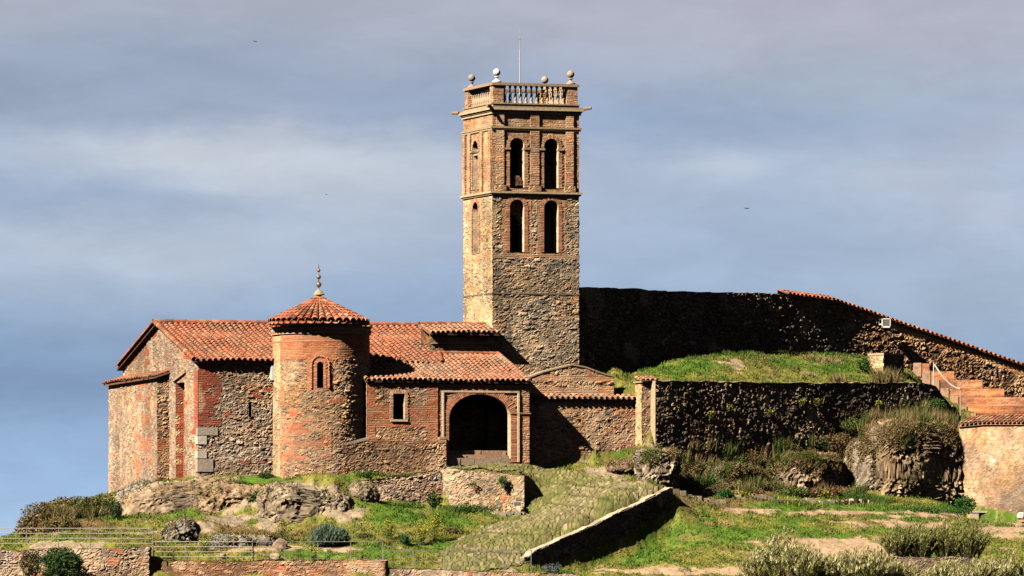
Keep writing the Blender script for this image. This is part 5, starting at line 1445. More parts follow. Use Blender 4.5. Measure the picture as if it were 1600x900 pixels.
# ---- foreground terrace walls
def build_front_walls():
    m = MB()
    def tf(pxs, pys): return lambda us, X, Y: ZPY(np.interp(PX(X, Y), pxs, pys), Y) + .07 * (vnoise(us * 3, us * 0, 0, 38) - .5)
    pathskin(m, np.array([P(-60, 0, -16.6)[:2], P(120, 0, -16.8)[:2], P(232, 0, -16.4)[:2], P(236, 0, -15.6)[:2]]), tf([-60, 40, 60, 140, 236], [859, 861, 857, 857, 855]), -3, .05, back=.8, seed=400, pal='grey', cu=.34, cv=.18, relief=.10, capc=(.40, .31, .2))
    tag(m.build('terrace_wall', M_ST), 'rough taller stone wall below the first railing at lower left', 'wall')
    m = MB()
    pathskin(m, np.array([P(234, 0, -15.9)[:2], P(420, 0, -15.9)[:2], P(602, 0, -15.9)[:2], P(606, 0, -15.5)[:2]]), tf([234, 395, 400, 606], [877, 877, 875.5, 876]), -3, .05, back=.6, seed=401, pal='rust', relief=.05, capc=(.40, .29, .19))
    tag(m.build('terrace_wall', M_ST), 'pale stone terrace wall under the middle railing along the bottom edge', 'wall')
    m = MB()
    pathskin(m, np.array([P(604, 0, -15.7)[:2], P(780, 0, -15.7)[:2], P(905, 0, -15.4)[:2]]), tf([604, 640, 660, 905], [889, 888, 890, 897]), -3, .05, back=.6, seed=402, pal='grey', cu=.36, cv=.16, relief=.06, capc=(.46, .33, .22))
    tag(m.build('terrace_wall', M_ST), 'lowest thin strip of stone wall under the wire fence at bottom centre', 'wall')
    m = MB()
    pathskin(m, np.array([P(1378, 0, -15.2)[:2], P(1480, 0, -15.3)[:2], P(1578, 0, -15.0)[:2]]), tf([1378, 1400, 1450, 1500, 1545, 1578], [873, 869, 872, 869, 876, 874]), -3, .05, back=.5, seed=403, pal='slate', cu=.22, cv=.12, relief=.09, capc=(.40, .33, .25))
    tag(m.build('dry_stone_wall', M_ST), 'dark ruined dry stone wall behind the dry bushes at lower right', 'wall')
    # railings
    def railing(label, posts, top, bot, rails, Y=-16.0, rr=.018, pr=.026, c=(.46, .42, .34), pc=(.26, .22, .18)):
        t = thing('railing', label, 'railing', P(posts[0], bot, Y), 'metal railings along the terrace edge')
        for p in posts:
            m = MB(); m.tube(P(p, bot + 4, Y), P(p, top - 2, Y), pr, pr, 8, pc); m.build('post', M_METAL, t)
        for k in range(rails):
            py = top + (bot - top) * k / rails
            m = MB(); m.tube(P(posts[0] if posts[0] > 10 else -30, py, Y - .04), P(posts[-1], py, Y - .04), rr, rr, 6, c); m.build('rail', M_METAL, t)
    railing('four-rail metal railing on the higher wall at the left edge', [-8, 41.5, 91.5, 141, 190, 239], 825.5, 857, 4, -16.5)
    railing('four-rail metal railing left of the wire fence, above the pale wall', [240, 291, 343, 394.5], 846.5, 878, 4, -15.6)
    def wire(label, posts, top, bot, pc=(.27, .25, .22)):
        t = thing('wire_fence', label, 'wire fence', P(posts[0], bot, -15.6), 'thin wire fences along the terrace edge')
        for p in posts:
            m = MB(); m.tube(P(p, bot + 3, -15.55), P(p, top - 1, -15.55), .02, .02, 6, pc); m.build('post', M_METAL, t)
        for k in range(4):
            py = top + (bot - top) * k / 3.3
            m = MB(); m.tube(P(posts[0], py, -15.58), P(posts[-1], py, -15.58), .007 if k else .014, .007 if k else .014, 5, (.24, .23, .2)); m.build('wire', M_METAL, t)
    wire('thin wire fence between the four-rail railing and the round grey shrub', [396, 445.5, 497, 548, 598], 846.5, 876)
    wire('lower thin wire fence crossing in front of the foot of the ramp', [599, 646, 694, 742, 790, 830], 860, 889)
build_front_walls()
rgm = np.random.default_rng(55)
rg = np.random.default_rng(101)
def blades(m, base, hgt, wid, lean, cols):
    """base (n,3), hgt (n), wid (n), lean (n,2) -> curved blades (2 quads-ish as triangle pair)"""
    n = len(base); an = rg.uniform(0, 2 * math.pi, n); sx = np.stack([np.cos(an), np.sin(an), 0 * an], 1) * wid[:, None] / 2
    mid = base + np.stack([lean[:, 0] * .35, lean[:, 1] * .35, hgt * .55], 1); tip = base + np.stack([lean[:, 0], lean[:, 1], hgt], 1)
    V = np.stack([base - sx, base + sx, mid + sx * .7, mid - sx * .7, tip], 1).reshape(-1, 3)
    i = np.arange(n)[:, None] * 5
    m.add(V, i + np.array([[0, 1, 2, 3]]), np.repeat(cols, 5, 0), i + np.array([[3, 2, 4]]))
def leaves(m, cen, size, cols, flat=.0):
    n = len(cen); a = rg.normal(size=(n, 3)); a[:, 2] *= (1 - flat); a /= np.linalg.norm(a, axis=1, keepdims=True)
    b = np.cross(a, rg.normal(size=(n, 3))); b /= np.linalg.norm(b, axis=1, keepdims=True)
    s = np.asarray(size)[:, None] if np.ndim(size) else size
    V = np.stack([cen - a * s, cen + b * s * .45, cen + a * s, cen - b * s * .45], 1).reshape(-1, 3)
    i = np.arange(n)[:, None] * 4; m.add(V, i + np.array([[0, 1, 2, 3]]), np.repeat(cols, 4, 0))
# ------------------------------------------------------------------ rocks
def rock(name, label, px, py, Y, sx, sy, sz, seed, c=(.36, .29, .20), sub=5, rough=.34, tilt=0.0, col2=(.33, .27, .19), cat='rock', group=None, cell=.34, rot=0.0, box=.72, streak=.5, mt=None, moss=0):
    sub = max(sub, 6) if sx > .8 else sub
    bm = bmesh.new(); bmesh.ops.create_icosphere(bm, subdivisions=sub, radius=1)
    bm.verts.ensure_lookup_table(); v = np.array([q.co[:] for q in bm.verts]); f = np.array([[q.index for q in t.verts] for t in bm.faces]); bm.free()
    p = v.copy(); o = seed * 13.7
    fine = fbm(p[:, 0] * 9 + o, p[:, 1] * 9, p[:, 2] * 7, seed + 2, 4) - .5
    q = np.sign(p) * np.abs(p) ** box * [sx, sy, sz]
    X_, Y_, Z_ = q[:, 0] + .35 * q[:, 2] + o, q[:, 1] + .2 * q[:, 0], q[:, 2] - .3 * q[:, 0] + .2 * q[:, 1]; sr = min(sx, sy, sz)
    f1 = .75 / max(sr, .5)
    big = fbm(X_ * f1, Y_ * f1, Z_ * f1, seed, 3) - .5
    rdg = 1 - np.abs(fbm(X_ * 1.5, Y_ * 1.5, Z_ * 1.5, seed + 1, 4) - .5) * 4
    crk = sm(np.abs(fbm(X_ * 1.1, Y_ * 1.1, Z_ * 1.1, seed + 6, 4) - .5), 0, .05)
    F1, F2, ia, ib = worley(X_ + .6 * Y_ + .2 * fbm(X_ * 2, Z_ * 2, 0, seed, 3), Z_ + .7 * Y_ + .2 * fbm(X_ * 2, Z_ * 2, 7, seed, 3), cell, cell * .7, seed, .9, 2.2)
    ee = sm(F2 - F1, 0, .5)
    dsp = sr * rough * 2.0 * big + .20 * min(sr, 1.2) * rough * rdg * 1.5 - .16 * min(sr, 1) * (1 - crk) + (.06 if mt is None else .09) * min(sr, 1) * (ee * (.2 + ib) - .4) + .17 * min(sr, 1) * (fbm(X_ * 5, Y_ * 6, Z_ * 6, seed + 12, 3) - .5)
    nn_ = np.sign(p) * np.abs(p) ** (2 - box) / np.array([sx, sy, sz]); nn_ /= np.linalg.norm(nn_, axis=1, keepdims=True)
    q = q + (nn_ * .8 + p * .2) * dsp[:, None]
    x = q[:, 0] * math.cos(tilt) - q[:, 2] * math.sin(tilt); z = q[:, 0] * math.sin(tilt) + q[:, 2] * math.cos(tilt); q[:, 0] = x; q[:, 2] = z
    cr_, sr_ = math.cos(rot), math.sin(rot); q[:, :2] = np.stack([q[:, 0] * cr_ - q[:, 1] * sr_, q[:, 0] * sr_ + q[:, 1] * cr_], 1)
    ce = P(px, py, Y); q = q + ce
    m = MB(); g = fbm(p[:, 0] * 4 + o, p[:, 1] * 4, p[:, 2] * 3, seed + 5, 4)[:, None]
    cc = np.array(c) * (1 - sm(g, .42, .62)) + np.array(col2) * sm(g, .42, .62)
    g2 = fbm(p[:, 0] * 3 + o, p[:, 1] * 3, p[:, 2] * 3, seed + 8, 4)[:, None]
    cc = cc * (1 - .55 * sm(g2, .56, .68)) + np.array((.15, .12, .09)) * .55 * sm(g2, .56, .68)
    cc = cc * ((.68 + .55 * ib) if mt is None else (.45 + 1.1 * ib))[:, None]
    m.add(q, None, np.clip(cc * (.75 + .5 * (fine[:, None] + .5)), .02, .8), f)
    ob = m.build(name, mt or M_ROCK)
    if moss:
        nz = fbm(q[:, 0] * 1.1, q[:, 2] * 1.1, q[:, 1] * 1.1, seed + 70, 4); front = (q[:, 1] < ce[1] + .3)
        hi = (q[:, 2] - ce[2]) / sz; wt = sm(nz + .22 * hi, .46, .66) * front
        wt = sm(nz + .26 * hi, .46, .62) * front
        I = np.nonzero(rgm.random(len(q)) < wt * moss / max(wt.sum(), 1))[0]
        mm = MB(); b = q[I] + rgm.normal(0, .03, (len(I), 3)); tone = nz[I]
        cc2 = np.where((tone > .56)[:, None], np.array((.13, .15, .035)), np.array((.30, .21, .09))) * rgm.uniform(.6, 1.5, (len(I), 1))
        global rg
        blades(mm, b, rgm.uniform(.06, .22, len(I)), np.full(len(I), .03), rgm.normal(0, .08, (len(I), 2)) + [.02, -.07], cc2)
        leaves(mm, b + [0, -.04, 0], rgm.uniform(.04, .08, len(I)), cc2 * .8)
        mo = mm.build('moss_and_grass', M_LEAF, None); mo.parent = ob; mo['kind'] = 'stuff'
    tag(ob, label, cat, group)
    return ob
G = 'rock outcrops below the church'
rock('rock_outcrop', 'long ochre streaked rock shelf below the left end of the church', 290, 790, -1.2, 3.3, 1.9, 1.3, 3, (.27, .18, .10), col2=(.38, .27, .17), tilt=.10, group=G, moss=500)
rock('rock_outcrop', 'pale sloping slab of rock nearest the left chapel corner', 212, 783, .6, 1.2, 1.6, .75, 4, (.24, .21, .17), col2=(.34, .29, .23), tilt=.5, group=G, moss=500)
rock('rock_outcrop', 'ochre crumbling rock face under the slit window wall', 385, 794, -2.4, 2.5, 1.4, 1.15, 5, (.30, .19, .10), col2=(.40, .27, .16), tilt=-.05, group=G, moss=500)
rock('rock_outcrop', 'large smooth tan rock directly below the round apse', 478, 797, -5.2, 2.4, 1.6, 1.3, 6, (.30, .22, .14), col2=(.40, .31, .21), rough=.3, box=.6, tilt=-.1, group=G, moss=500)
rock('rock_outcrop', 'rounded tan rock right of the apse at the end of the dry stone wall', 540, 783, -4.2, 1.6, 1.4, 1.0, 7, (.27, .20, .13), col2=(.38, .29, .2), rough=.3, box=.6, tilt=-.1, group=G, moss=500)
rock('rock_outcrop', 'grey rock low on the slope behind the first railing corner', 283, 838, -11, .95, .9, .85, 8, (.22, .20, .17), tilt=.3, group=G, moss=500)
rock('rock_outcrop', 'flat grey boulders on the slope above the middle railing', 352, 851, -12.0, 1.3, .8, .45, 9, (.26, .24, .21), group=G, moss=500)
rock('rock_outcrop', 'dark grey rock hump left of the yellow flowering weed', 405, 846, -11.4, 1.0, .7, .35, 10, (.25, .23, .2), group=G, moss=500)
RB_ = 'rock masses below the terrace'
rock('rock_outcrop', 'mossy rock block at the right end of the grassy mound', 1026, 733, -.3, 1.0, .9, 1.0, 11, (.24, .18, .11), sub=6, rot=.45, box=.5, cell=.2, col2=(.40, .32, .22), group=RB_, streak=1, mt=M_ROCK, moss=1200)
rock('rock_outcrop', 'jumbled red brown stones on the side of the grassy mound', 975, 731, .6, .9, .8, .35, 12, (.24, .14, .09), cell=.2, col2=(.32, .22, .13), group=RB_, streak=1, mt=M_ROCK, moss=500)
rock('rock_bastion', 'big dark conglomerate rock mass beside the pinkish wall', 1426, 737, 9.6, 2.85, 1.7, 2.5, 14, (.30, .20, .11), sub=7, rough=.26, cell=.20, col2=(.40, .29, .17), rot=.64, box=.46, group=RB_, streak=1, mt=M_ST, moss=15000)
rock('rock_bastion', 'lower brown rock bulge in the middle of the overgrown bank', 1262, 752, 7.8, 2.3, 1.3, 1.5, 15, (.28, .19, .11), sub=7, rough=.34, cell=.2, col2=(.40, .29, .18), rot=.78, box=.55, group=RB_, streak=1, mt=M_ST, moss=15000)
rock('rock_bastion', 'pale rib added as the sunlit left face of the big rock mass', 1347, 738, 8.6, .55, 1.2, 1.75, 16, (.30, .23, .155), sub=6, rough=.30, cell=.2, rot=.6, group=RB_, streak=1, mt=M_ST, moss=15000)  # separate paler rock standing in for the lit side of the bastion
rock('rock_outcrop', 'small brown rock heap at the foot of the bank near the parapet end', 1150, 755, 5.6, 1.7, 1.0, .85, 17, (.16, .12, .075), rough=.4, cell=.2, rot=.75, box=.55, group=RB_, streak=1, mt=M_ST, moss=15000)
rock('boulder', 'pale angular boulder on the grass beside the wire fence', 430, 871, -14.6, .26, .2, .2, 20, (.55, .42, .26), sub=3, group='loose stones')
rock('boulder', 'small pale boulder behind the four-rail railing', 348, 868, -14.4, .16, .15, .13, 21, (.55, .42, .26), sub=3, group='loose stones')
rock('boulder', 'white stone at the foot of the pinkish wall on the right edge', 1596, 806, 3.6, .22, .2, .18, 22, (.66, .58, .48), sub=3, col2=(.7, .62, .52), group='loose stones')
rock('boulder', 'broken reddish stump of stone right of the pale boulder', 437, 853, -12.6, .35, .3, .3, 23, (.34, .18, .12), sub=3, group='loose stones')
m = MB(); a = P(1101, 817, -5); 
for k in range(9): m.box((a[0] + k * .13, -5 + .02 * k, float(H(a[0] + k * .13, -5)) - .05), (1, 0, 0), (0, 1, 0), UP, .15, .2, .15 + .03 * (k % 3), (.40, .19, .10))
tag(m.build('brick_row', M_ST), 'short row of reddish stones sunk in the lawn right of the parapet', 'stones')

# ------------------------------------------------------------------ vegetation
# short grass over the hill
def build_grass():
    m = MB(); n = 420000
    # sample by picture area, then at the surface
    x = rg.uniform(-29, 32, n); y = rg.uniform(-16, 26, n)
    z = H(x, y); px, py = proj(x, y, z)
    c, g = ground_col(x, y, z)
    n4 = fbm(x * 1.4, y * 1.4, 0, 61, 3)
    k = (rg.random(n) < g * (.35 + 1.1 * sm(n4, .35, .7))) & (~inpoly(px, py, PATH) | (rg.random(n) < .012))
    # not under the church
    xa = (x - X0) * CT + y * ST; xb = (x - X0) * ST - y * CT
    k &= ~((xa > -.8) & (xa < 17.3) & (xb < 2.9) & (xb > -15)) & ~((xa > 17) & (xa < 23) & (xb < .6) & (xb > -7)) & (xb < 30)
    x, y, z, c, n4 = x[k], y[k], z[k], c[k], n4[k]; n = len(x)
    clump = sm(fbm(x * 2.2, y * 2.2, 0, 63, 3), .5, .75)
    hgt = rg.uniform(.05, .12, n) * (1 + 1.3 * clump); lean = rg.normal(0, .04, (n, 2))
    cc = c * rg.uniform(.75, 1.55, (n, 1)) ; 
    lush = (clump > .45)[:, None]; cc = np.where(lush, cc * .4 + np.array((.055, .13, .016)) * .6, cc)
    blades(m, np.stack([x, y, z - .02], 1), hgt, rg.uniform(.03, .07, n), lean, np.clip(cc, .01, .6))
    o = m.build('grass', M_LEAF); tag(o, kind='stuff')
build_grass()
CG = dict(green=[(.055,.115,.016),(.085,.15,.022),(.04,.085,.015)], olive=[(.13,.135,.032),(.155,.145,.04),(.08,.085,.025)], dry=[(.30,.21,.09),(.23,.155,.065),(.36,.28,.13)],
          brown=[(.22,.12,.055),(.28,.15,.07),(.15,.09,.045)], grey=[(.10,.16,.10),(.16,.22,.14),(.07,.11,.07),(.20,.26,.17)], dark=[(.03,.06,.02),(.045,.08,.02),(.02,.045,.015)], lush=[(.035,.12,.018),(.055,.17,.022),(.03,.085,.014)], yel=[(.55,.50,.03),(.62,.50,.04)], broom=[(.38,.38,.11),(.48,.44,.16),(.28,.30,.07)], pale=[(.62,.55,.27),(.70,.63,.36),(.50,.44,.2)])
def pc(kinds, n):
    L = [q for k in kinds for q in CG[k]]; return np.array(L)[rg.integers(len(L), size=n)] * rg.uniform(.7, 1.3, (n, 1))
def tuft(label, px, py, Y, w_, h_, n, kinds, lean=(.0, 0), name='grass_tuft', cat='grass tuft', group=None, depth=None, wid=.035, onz=True, spread=.5):
    """a clump of long blades rising from the ground at a point"""
    yh = hit(px, py)
    if yh is not None and abs(yh - Y) < 8: Y = yh
    m = MB(); c = P(px, py, Y); d = depth or w_ * .6
    r = np.sqrt(rg.random(n)); a = rg.uniform(0, 2 * math.pi, n)
    bx = c[0] + r * np.cos(a) * w_ / 2; by = c[1] + r * np.sin(a) * d / 2
    bz = (H(bx, by) if onz else np.full(n, c[2])) - .05
    h = h_ * rg.uniform(.45, 1.1, n) * (1 - .35 * r)
    ln = np.stack([(np.cos(a) * r * spread + rg.normal(0, .18, n) + lean[0]) * h, (np.sin(a) * r * spread + rg.normal(0, .18, n) + lean[1]) * h], 1)
    blades(m, np.stack([bx, by, bz], 1), h, np.full(n, wid) * rg.uniform(.6, 1.4, n), ln, pc(kinds, n))
    o = m.build(name, M_LEAF); tag(o, label, cat, group); return o
def bush(label, px, py, Y, rx, ry, rz, n, kinds, size=.07, name='shrub', cat='shrub', group=None, flowers=0, trunk=True, rough=.35, up=0.0, fc='yel', ground=None):
    """leaves spread through a lumpy volume with stems; px,py = centre of the crown"""
    if name == 'shrub' and Y > -17 and 'wall' not in label.split('growing')[0][-12:]:
        for _ in range(2):
            yh = hit(px, py + rz * 28 * .55)
            if yh is not None and abs(yh - Y) < 9: Y = yh + ry * .2
            break
    c = P(px, py, Y); t = thing(name, label, cat, (c[0], c[1], c[2] - rz), group)
    m = MB(); d = rg.normal(size=(n, 3)); d /= np.linalg.norm(d, axis=1, keepdims=True)
    lump = 1 + rough * 2 * (fbm(d[:, 0] * 2.6 + px, d[:, 1] * 2.6, d[:, 2] * 2.6, 5, 3) - .5)
    r = rg.random(n) ** .45 * lump
    q = d * r[:, None] * [rx, ry, rz]
    gap = fbm(q[:, 0] * 2.5 / max(rx, .3) + px, q[:, 1] * 2.5, q[:, 2] * 2.5 / max(rz, .3), 9, 3); k = gap > .40
    q = q[k]; q = q + c
    leaves(m, q, rg.uniform(.6, 1.4, len(q)) * size, pc(kinds, len(q)))
    m.build('foliage', M_LEAF, t)
    m = MB()
    for i in range(7):
        e = c + rg.normal(size=3) * [rx * .4, ry * .4, rz * .3] + [0, 0, rz * .2]
        m.tube(c + [rg.normal(0, .05), rg.normal(0, .05), -rz * 1.15], e, .03 * min(1, rz) + .008, .008, 5, (.14, .10, .07))
    m.build('stem', M_WOOD, t)
    if flowers:
        m = MB(); d = rg.normal(size=(flowers, 3)); d /= np.linalg.norm(d, axis=1, keepdims=True); d[:, 2] = np.abs(d[:, 2]) * 1.0
        q = d * rg.uniform(.75, 1.12, (flowers, 1)) * [rx, ry, rz] + c; leaves(m, q, .045, pc([fc], flowers)); m.build('flowers', M_LEAF, t)
    return t
def weed(label, px, py, Y, h_, w_, n, group='yellow flowering weeds', kinds=('green', 'olive'), fl=True, fcol='yel', name='flowering_weed', cat='flowering plant'):
    c = P(px, py, Y); c[2] = float(H(c[0], c[1])) - .03
    t = thing(name, label, cat, c, group); m = MB(); f = MB()
    for i in range(n):
        b = c + [rg.normal(0, w_ * .2), rg.normal(0, w_ * .2), 0]; h = h_ * rg.uniform(.6, 1.05); tip = b + [rg.normal(0, w_ * .25), rg.normal(0, w_ * .2), h]
        m.tube(b, tip, .012, .005, 4, (.14, .18, .04), cap=False)
        s = rg.random(26)[:, None]; q = b + (tip - b) * s + rg.normal(0, .06, (26, 3)); leaves(m, q, .055, pc(kinds, 26))
        q = b + (tip - b) * rg.uniform(.62, 1.05, (26, 1)) + rg.normal(0, .055, (26, 3)); leaves(f, q, .036, pc([fcol], 26))
    m.build('foliage', M_LEAF, t)
    if fl: f.build('flowers', M_LEAF, t)

# hill edge at the left
GB = 'bushes on the left edge of the hill'
for i, (px, py, Y, rx, rz, kd, lab) in enumerate([
    (70, 806, -3, 1.25, .75, ('olive', 'brown'), 'brown green bush at the far left end of the ridge'),
    (100, 795, -1, 1.2, .6, ('olive', 'dry'), 'olive bush second from the left end of the ridge'),
    (130, 793, 1, 1.2, .6, ('olive', 'brown', 'green'), 'middle bush of the hazy row on the left ridge'),
    (160, 791, 4, 1.1, .6, ('olive', 'green'), 'green olive bush on the ridge just left of the chapel base'),
    (190, 786, 5, .9, .45, ('olive', 'dry', 'yel'), 'yellowish bush touching the base of the left chapel'),
    (48, 826, -7, .75, .7, ('brown', 'dry', 'olive'), 'brown dry bush hanging over the left end of the bank'),
    (95, 822, -6, 1.1, .5, ('brown', 'olive'), 'reddish brown bush in the middle of the left bank')]):
    bush(lab, px, py, Y, rx, rx * .8, rz, 2600, kd, .075, group=GB)
for (px, py, Y, w_, h_, kd, lab) in [(60, 822, -5, 1.6, 1.2, ('olive', 'dry', 'brown'), 'tall grass at the left end of the bank'), (95, 812, -3, 2.0, 1.0, ('olive', 'dry'), 'tall olive grass on the left bank'), (140, 808, -2, 2.0, .9, ('olive', 'green', 'dry'), 'tall green grass on the left bank right of the olive grass')]:
    tuft(lab, px, py, Y, w_, h_, 900, kd, group='tall grass on the left bank')
bush('dark green round bush growing from the lower left stone wall', 96, 886, -18.2, 1.15, 1.0, 1.0, 8000, ('dark', 'dark', 'green'), .07)
bush('small dark bush left of the big round bush in front of the wall', 48, 882, -18.0, .55, .5, .7, 2200, ('dark', 'brown'), .06)
bush('dark green shrub against the foot of the left chapel', 200, 770, 3.6, .55, .45, .22, 900, ('dark', 'green'), .06)
bush('narrow dark shrub in the cleft left of the pale rock slab', 183, 803, -2.0, .35, .3, .55, 900, ('dark',), .06)
# lavender-like round shrub: upright grey green spikes
def lavender():
    c = P(515, 834, -12.5); t = thing('round_shrub', 'round grey-green lavender shrub behind the wire fence', 'shrub', (c[0], c[1], c[2] - .6))
    m = MB(); n = 5200; a = rg.uniform(0, 2 * math.pi, n); r = np.sqrt(rg.random(n)); x = r * np.cos(a); y = r * np.sin(a)
    dome = np.sqrt(np.clip(1 - r * r * .92, 0, 1)); u = rg.uniform(.1, 1.0, n)
    lob = .86 + .28 * vnoise(x * 3.2 + 7, y * 3.2, 0, 3)
    b = np.stack([c[0] + x * 1.08 * (.5 + .5 * u), c[1] + y * .85 * (.5 + .5 * u), c[2] - .62 + dome * u * lob * 1.02], 1)
    blades(m, b, rg.uniform(.10, .24, n), np.full(n, .045), np.stack([x, y], 1) * .06 + rg.normal(0, .02, (n, 2)), pc(('grey',), n))
    m.build('foliage', M_LEAF, t)
lavender()
bush('small dark bush right of the round lavender shrub', 570, 838, -11.4, .45, .4, .2, 700, ('brown', 'dark'), .05)
def agave():
    c = P(634, 842, -11.8); c[2] = float(H(c[0], c[1])); t = thing('spiky_plant', 'blue-green spiky rosette plant between the yellow weeds', 'plant', c)
    m = MB()
    for i in range(70):
        an = rg.uniform(0, 6.28); el_ = rg.uniform(.25, 1.35); L = rg.uniform(.4, .75); d = np.array([math.cos(an) * math.cos(el_), math.sin(an) * math.cos(el_), math.sin(el_)])
        s = np.cross(d, UP); s /= np.linalg.norm(s); mid = c + d * L * .5 + UP * .03; tip = c + d * L
        cc = np.array((.07, .16, .07)) * rg.uniform(.6, 1.4)
        m.add([c - s * .03, c + s * .03, mid + s * .04, mid - s * .04, tip], [[0, 1, 2, 3]], cc, [[3, 2, 4]])
    m.build('leaves', M_LEAF, t)
agave()
weed('tall yellow flowering weed right of the spiky plant', 679, 836, -10.8, 1.35, .7, 16)
weed('shorter yellow flowering weed touching the spiky plant', 657, 842, -11.3, 1.0, .6, 12)
weed('faint yellow green weed on the slope left of the spiky plant', 606, 838, -11, .9, .7, 10)
weed('bright yellow weed against the wire fence below the lavender shrub', 493, 874, -14.9, 1.1, .3, 7)
weed('pale yellow green weed above the middle of the four-rail railing', 387, 838, -11.4, .8, .6, 9)
weed('tall yellow green weed left of the round lavender shrub', 440, 845, -11.8, 1.35, .6, 12)
weed('yellow weed between the two grey rocks behind the railing', 318, 866, -13.8, .9, .5, 9)
weed('weed at the far left corner of the railing', 16, 858, -16.2, .6, .5, 6)
weed('purple iris clump at the foot of the ramp', 862, 897, -14.6, .55, .7, 14, group='iris clumps', fcol='pur') if False else None
CG['pur'] = [(.16, .09, .28), (.24, .14, .36)]
weed('purple flowering iris clump in front of the parapet foot', 862, 897, -14.4, .62, .7, 16, group=None, kinds=('lush',), fcol='pur', name='iris_clump')
tuft('lush green tuft beside the purple iris', 880, 899, -14.2, 1.1, .35, 500, ('lush',), wid=.03)
tuft('lush green round tuft on the lawn near the right bushes', 1145, 877, -11.8, 1.7, .14, 1300, ('lush',), wid=.03, depth=.9, group='lush tufts on the lawn')
tuft('smaller lush green tuft left of the other lush tuft', 1072, 891, -12.8, 1.1, .12, 900, ('lush',), wid=.03, depth=.7, group='lush tufts on the lawn')
tuft('dark green weed patch on the lawn below the stone edging', 1305, 814, -3.0, .9, .15, 400, ('dark', 'green'), group='lush tufts on the lawn')
bush('bright green bush at the left foot of the pinkish wall', 1508, 790, 6.6, .6, .5, .55, 2500, ('lush',), .05)
bush('green weedy strip bush under the big dark rock', 1440, 797, 5.2, 2.6, .6, .22, 2600, ('lush', 'green'), .05)
# overgrown bank below the retaining wall
GK = 'shrubs on the overgrown bank'
bank = [(1132, 773, 4.0, .45, .32, ('lush',), 'small bright green bush low on the bank near its left end'), (1108, 752, 4.8, .4, .4, ('green',), 'green shrub at the dark left end of the bank'),
 (1136, 690, 8.2, .42, .3, ('green', 'grey'), 'left one of two round green cushions on the terrace wall'), (1154, 684, 8.8, .36, .28, ('green', 'grey'), 'right one of two round green cushions on the terrace wall'),
 (1200, 747, 6.3, .9, .5, ('brown', 'olive'), 'brown shrub left of the lower rock bulge'), (1232, 706, 9.0, .8, .45, ('brown', 'olive'), 'brown olive shrub above the lower rock bulge'),
 (1290, 693, 10.5, 1.0, .6, ('brown', 'brown', 'dry'), 'rust brown dry shrub right of centre on the bank'), (1332, 715, 9.6, .6, .75, ('brown', 'dark'), 'dark rust shrub hanging left of the pale rock rib'),
 (1276, 772, 5.4, .42, .32, ('brown',), 'left one of two small brown shrubs at the bank foot'), (1303, 772, 5.5, .38, .32, ('brown',), 'right one of two small brown shrubs at the bank foot'), (1289, 774, 5.3, .3, .35, ('green', 'yel'), 'green shrub between two small brown shrubs'),
 (1340, 664, 12.2, .9, .4, ('olive', 'green'), 'olive bush just under the terrace wall'), (1392, 655, 13.2, 1.1, .5, ('olive', 'dry', 'green'), 'olive and straw bush on top of the big rock'),
 (1446, 664, 12.4, 1.2, .6, ('olive', 'dry'), 'straw coloured bush at the top right of the big rock'), (1480, 690, 11.6, .5, .8, ('olive', 'green'), 'green hanging bush between big rock and pinkish wall'),
 (1492, 716, 10.0, .45, .35, ('brown', 'dry'), 'rusty bush in the corner by the pinkish wall'), (1460, 634, 14.8, .7, .4, ('dark', 'green'), 'dark bush at the broken end of the terrace wall'),
 (1175, 722, 7.2, 1.0, .4, ('brown', 'olive'), 'brown bush left of centre on the bank'), (1078, 742, 4.6, .5, .5, ('dark', 'brown'), 'dark bush in the shaded corner of the bank'), (1238, 770, 5.4, 1.0, .3, ('olive', 'green'), 'olive shrub under the lower rock bulge'),
 (1160, 775, 4.2, .6, .25, ('olive', 'yel'), 'yellow-green shrub behind the low stone edging'), (1350, 574, 17.0, .5, .6, ('green', 'lush'), 'bright green bush against the squat stone pier')]
for (px, py, Y, rx, rz, kd, lab) in bank: bush(lab, px, py, Y, rx, rx * .7, rz, int(2400 * rx + 500), kd, .06, group=GK)
for (px, py, Y, w_, h_, n, kd, lab) in [
 (1325, 665, 12.0, 1.6, 1.1, 700, ('dry', 'brown'), 'tall straw grass leaning up beside the rust shrub'), (1400, 650, 13.0, 2.6, 1.3, 1500, ('dry', 'olive'), 'tall straw grass left above the big rock'),
 (1440, 655, 13.2, 2.2, 1.2, 1200, ('dry', 'olive', 'green'), 'tall golden grass right above the big rock'), (1310, 712, 9.4, 1.6, 1.0, 800, ('brown', 'dry'), 'hanging brown grass between rock bulge and pale rib'),
 (1380, 675, 11.6, 2.4, .7, 1000, ('olive', 'green', 'dry'), 'mixed green grass on the face of the big rock'), (1260, 690, 9.6, 1.4, .5, 500, ('green', 'lush'), 'bright green grass left of the rust shrub'),
 (1225, 785, 3.4, 4.6, .35, 1600, ('lush', 'green', 'yel'), 'long strip of lush grass behind the stone edging'), (1345, 780, 5.0, 3.6, .4, 1400, ('lush', 'green'), 'right strip of lush grass behind the stone edging')]:
    tuft(lab, px, py, Y, w_, h_, n, kd, (.15, -.1), group='long grass on the overgrown bank')
for (px, py, lab, k) in [(1110, 648, 'yellow flowers at the left of the terrace wall face', 60), (1138, 637, 'second yellow flower patch on the terrace wall face', 60), (1252, 628, 'yellow flower patch high in the middle of the terrace wall', 40), (1276, 628, 'yellow flower patch right of the middle one on the terrace wall', 40), (1202, 645, 'small green plant rooted in the terrace wall', 10), (1372, 632, 'yellow flowers near the right end of the terrace wall', 50)]:
    x, y = ret_pt(px)
    bush(lab, px, py, y - .12, .28, .14, .2, 260, ('green', 'olive'), .05, name='wall_flowers', cat='flowering plant', group='flowers on the terrace wall', flowers=k)
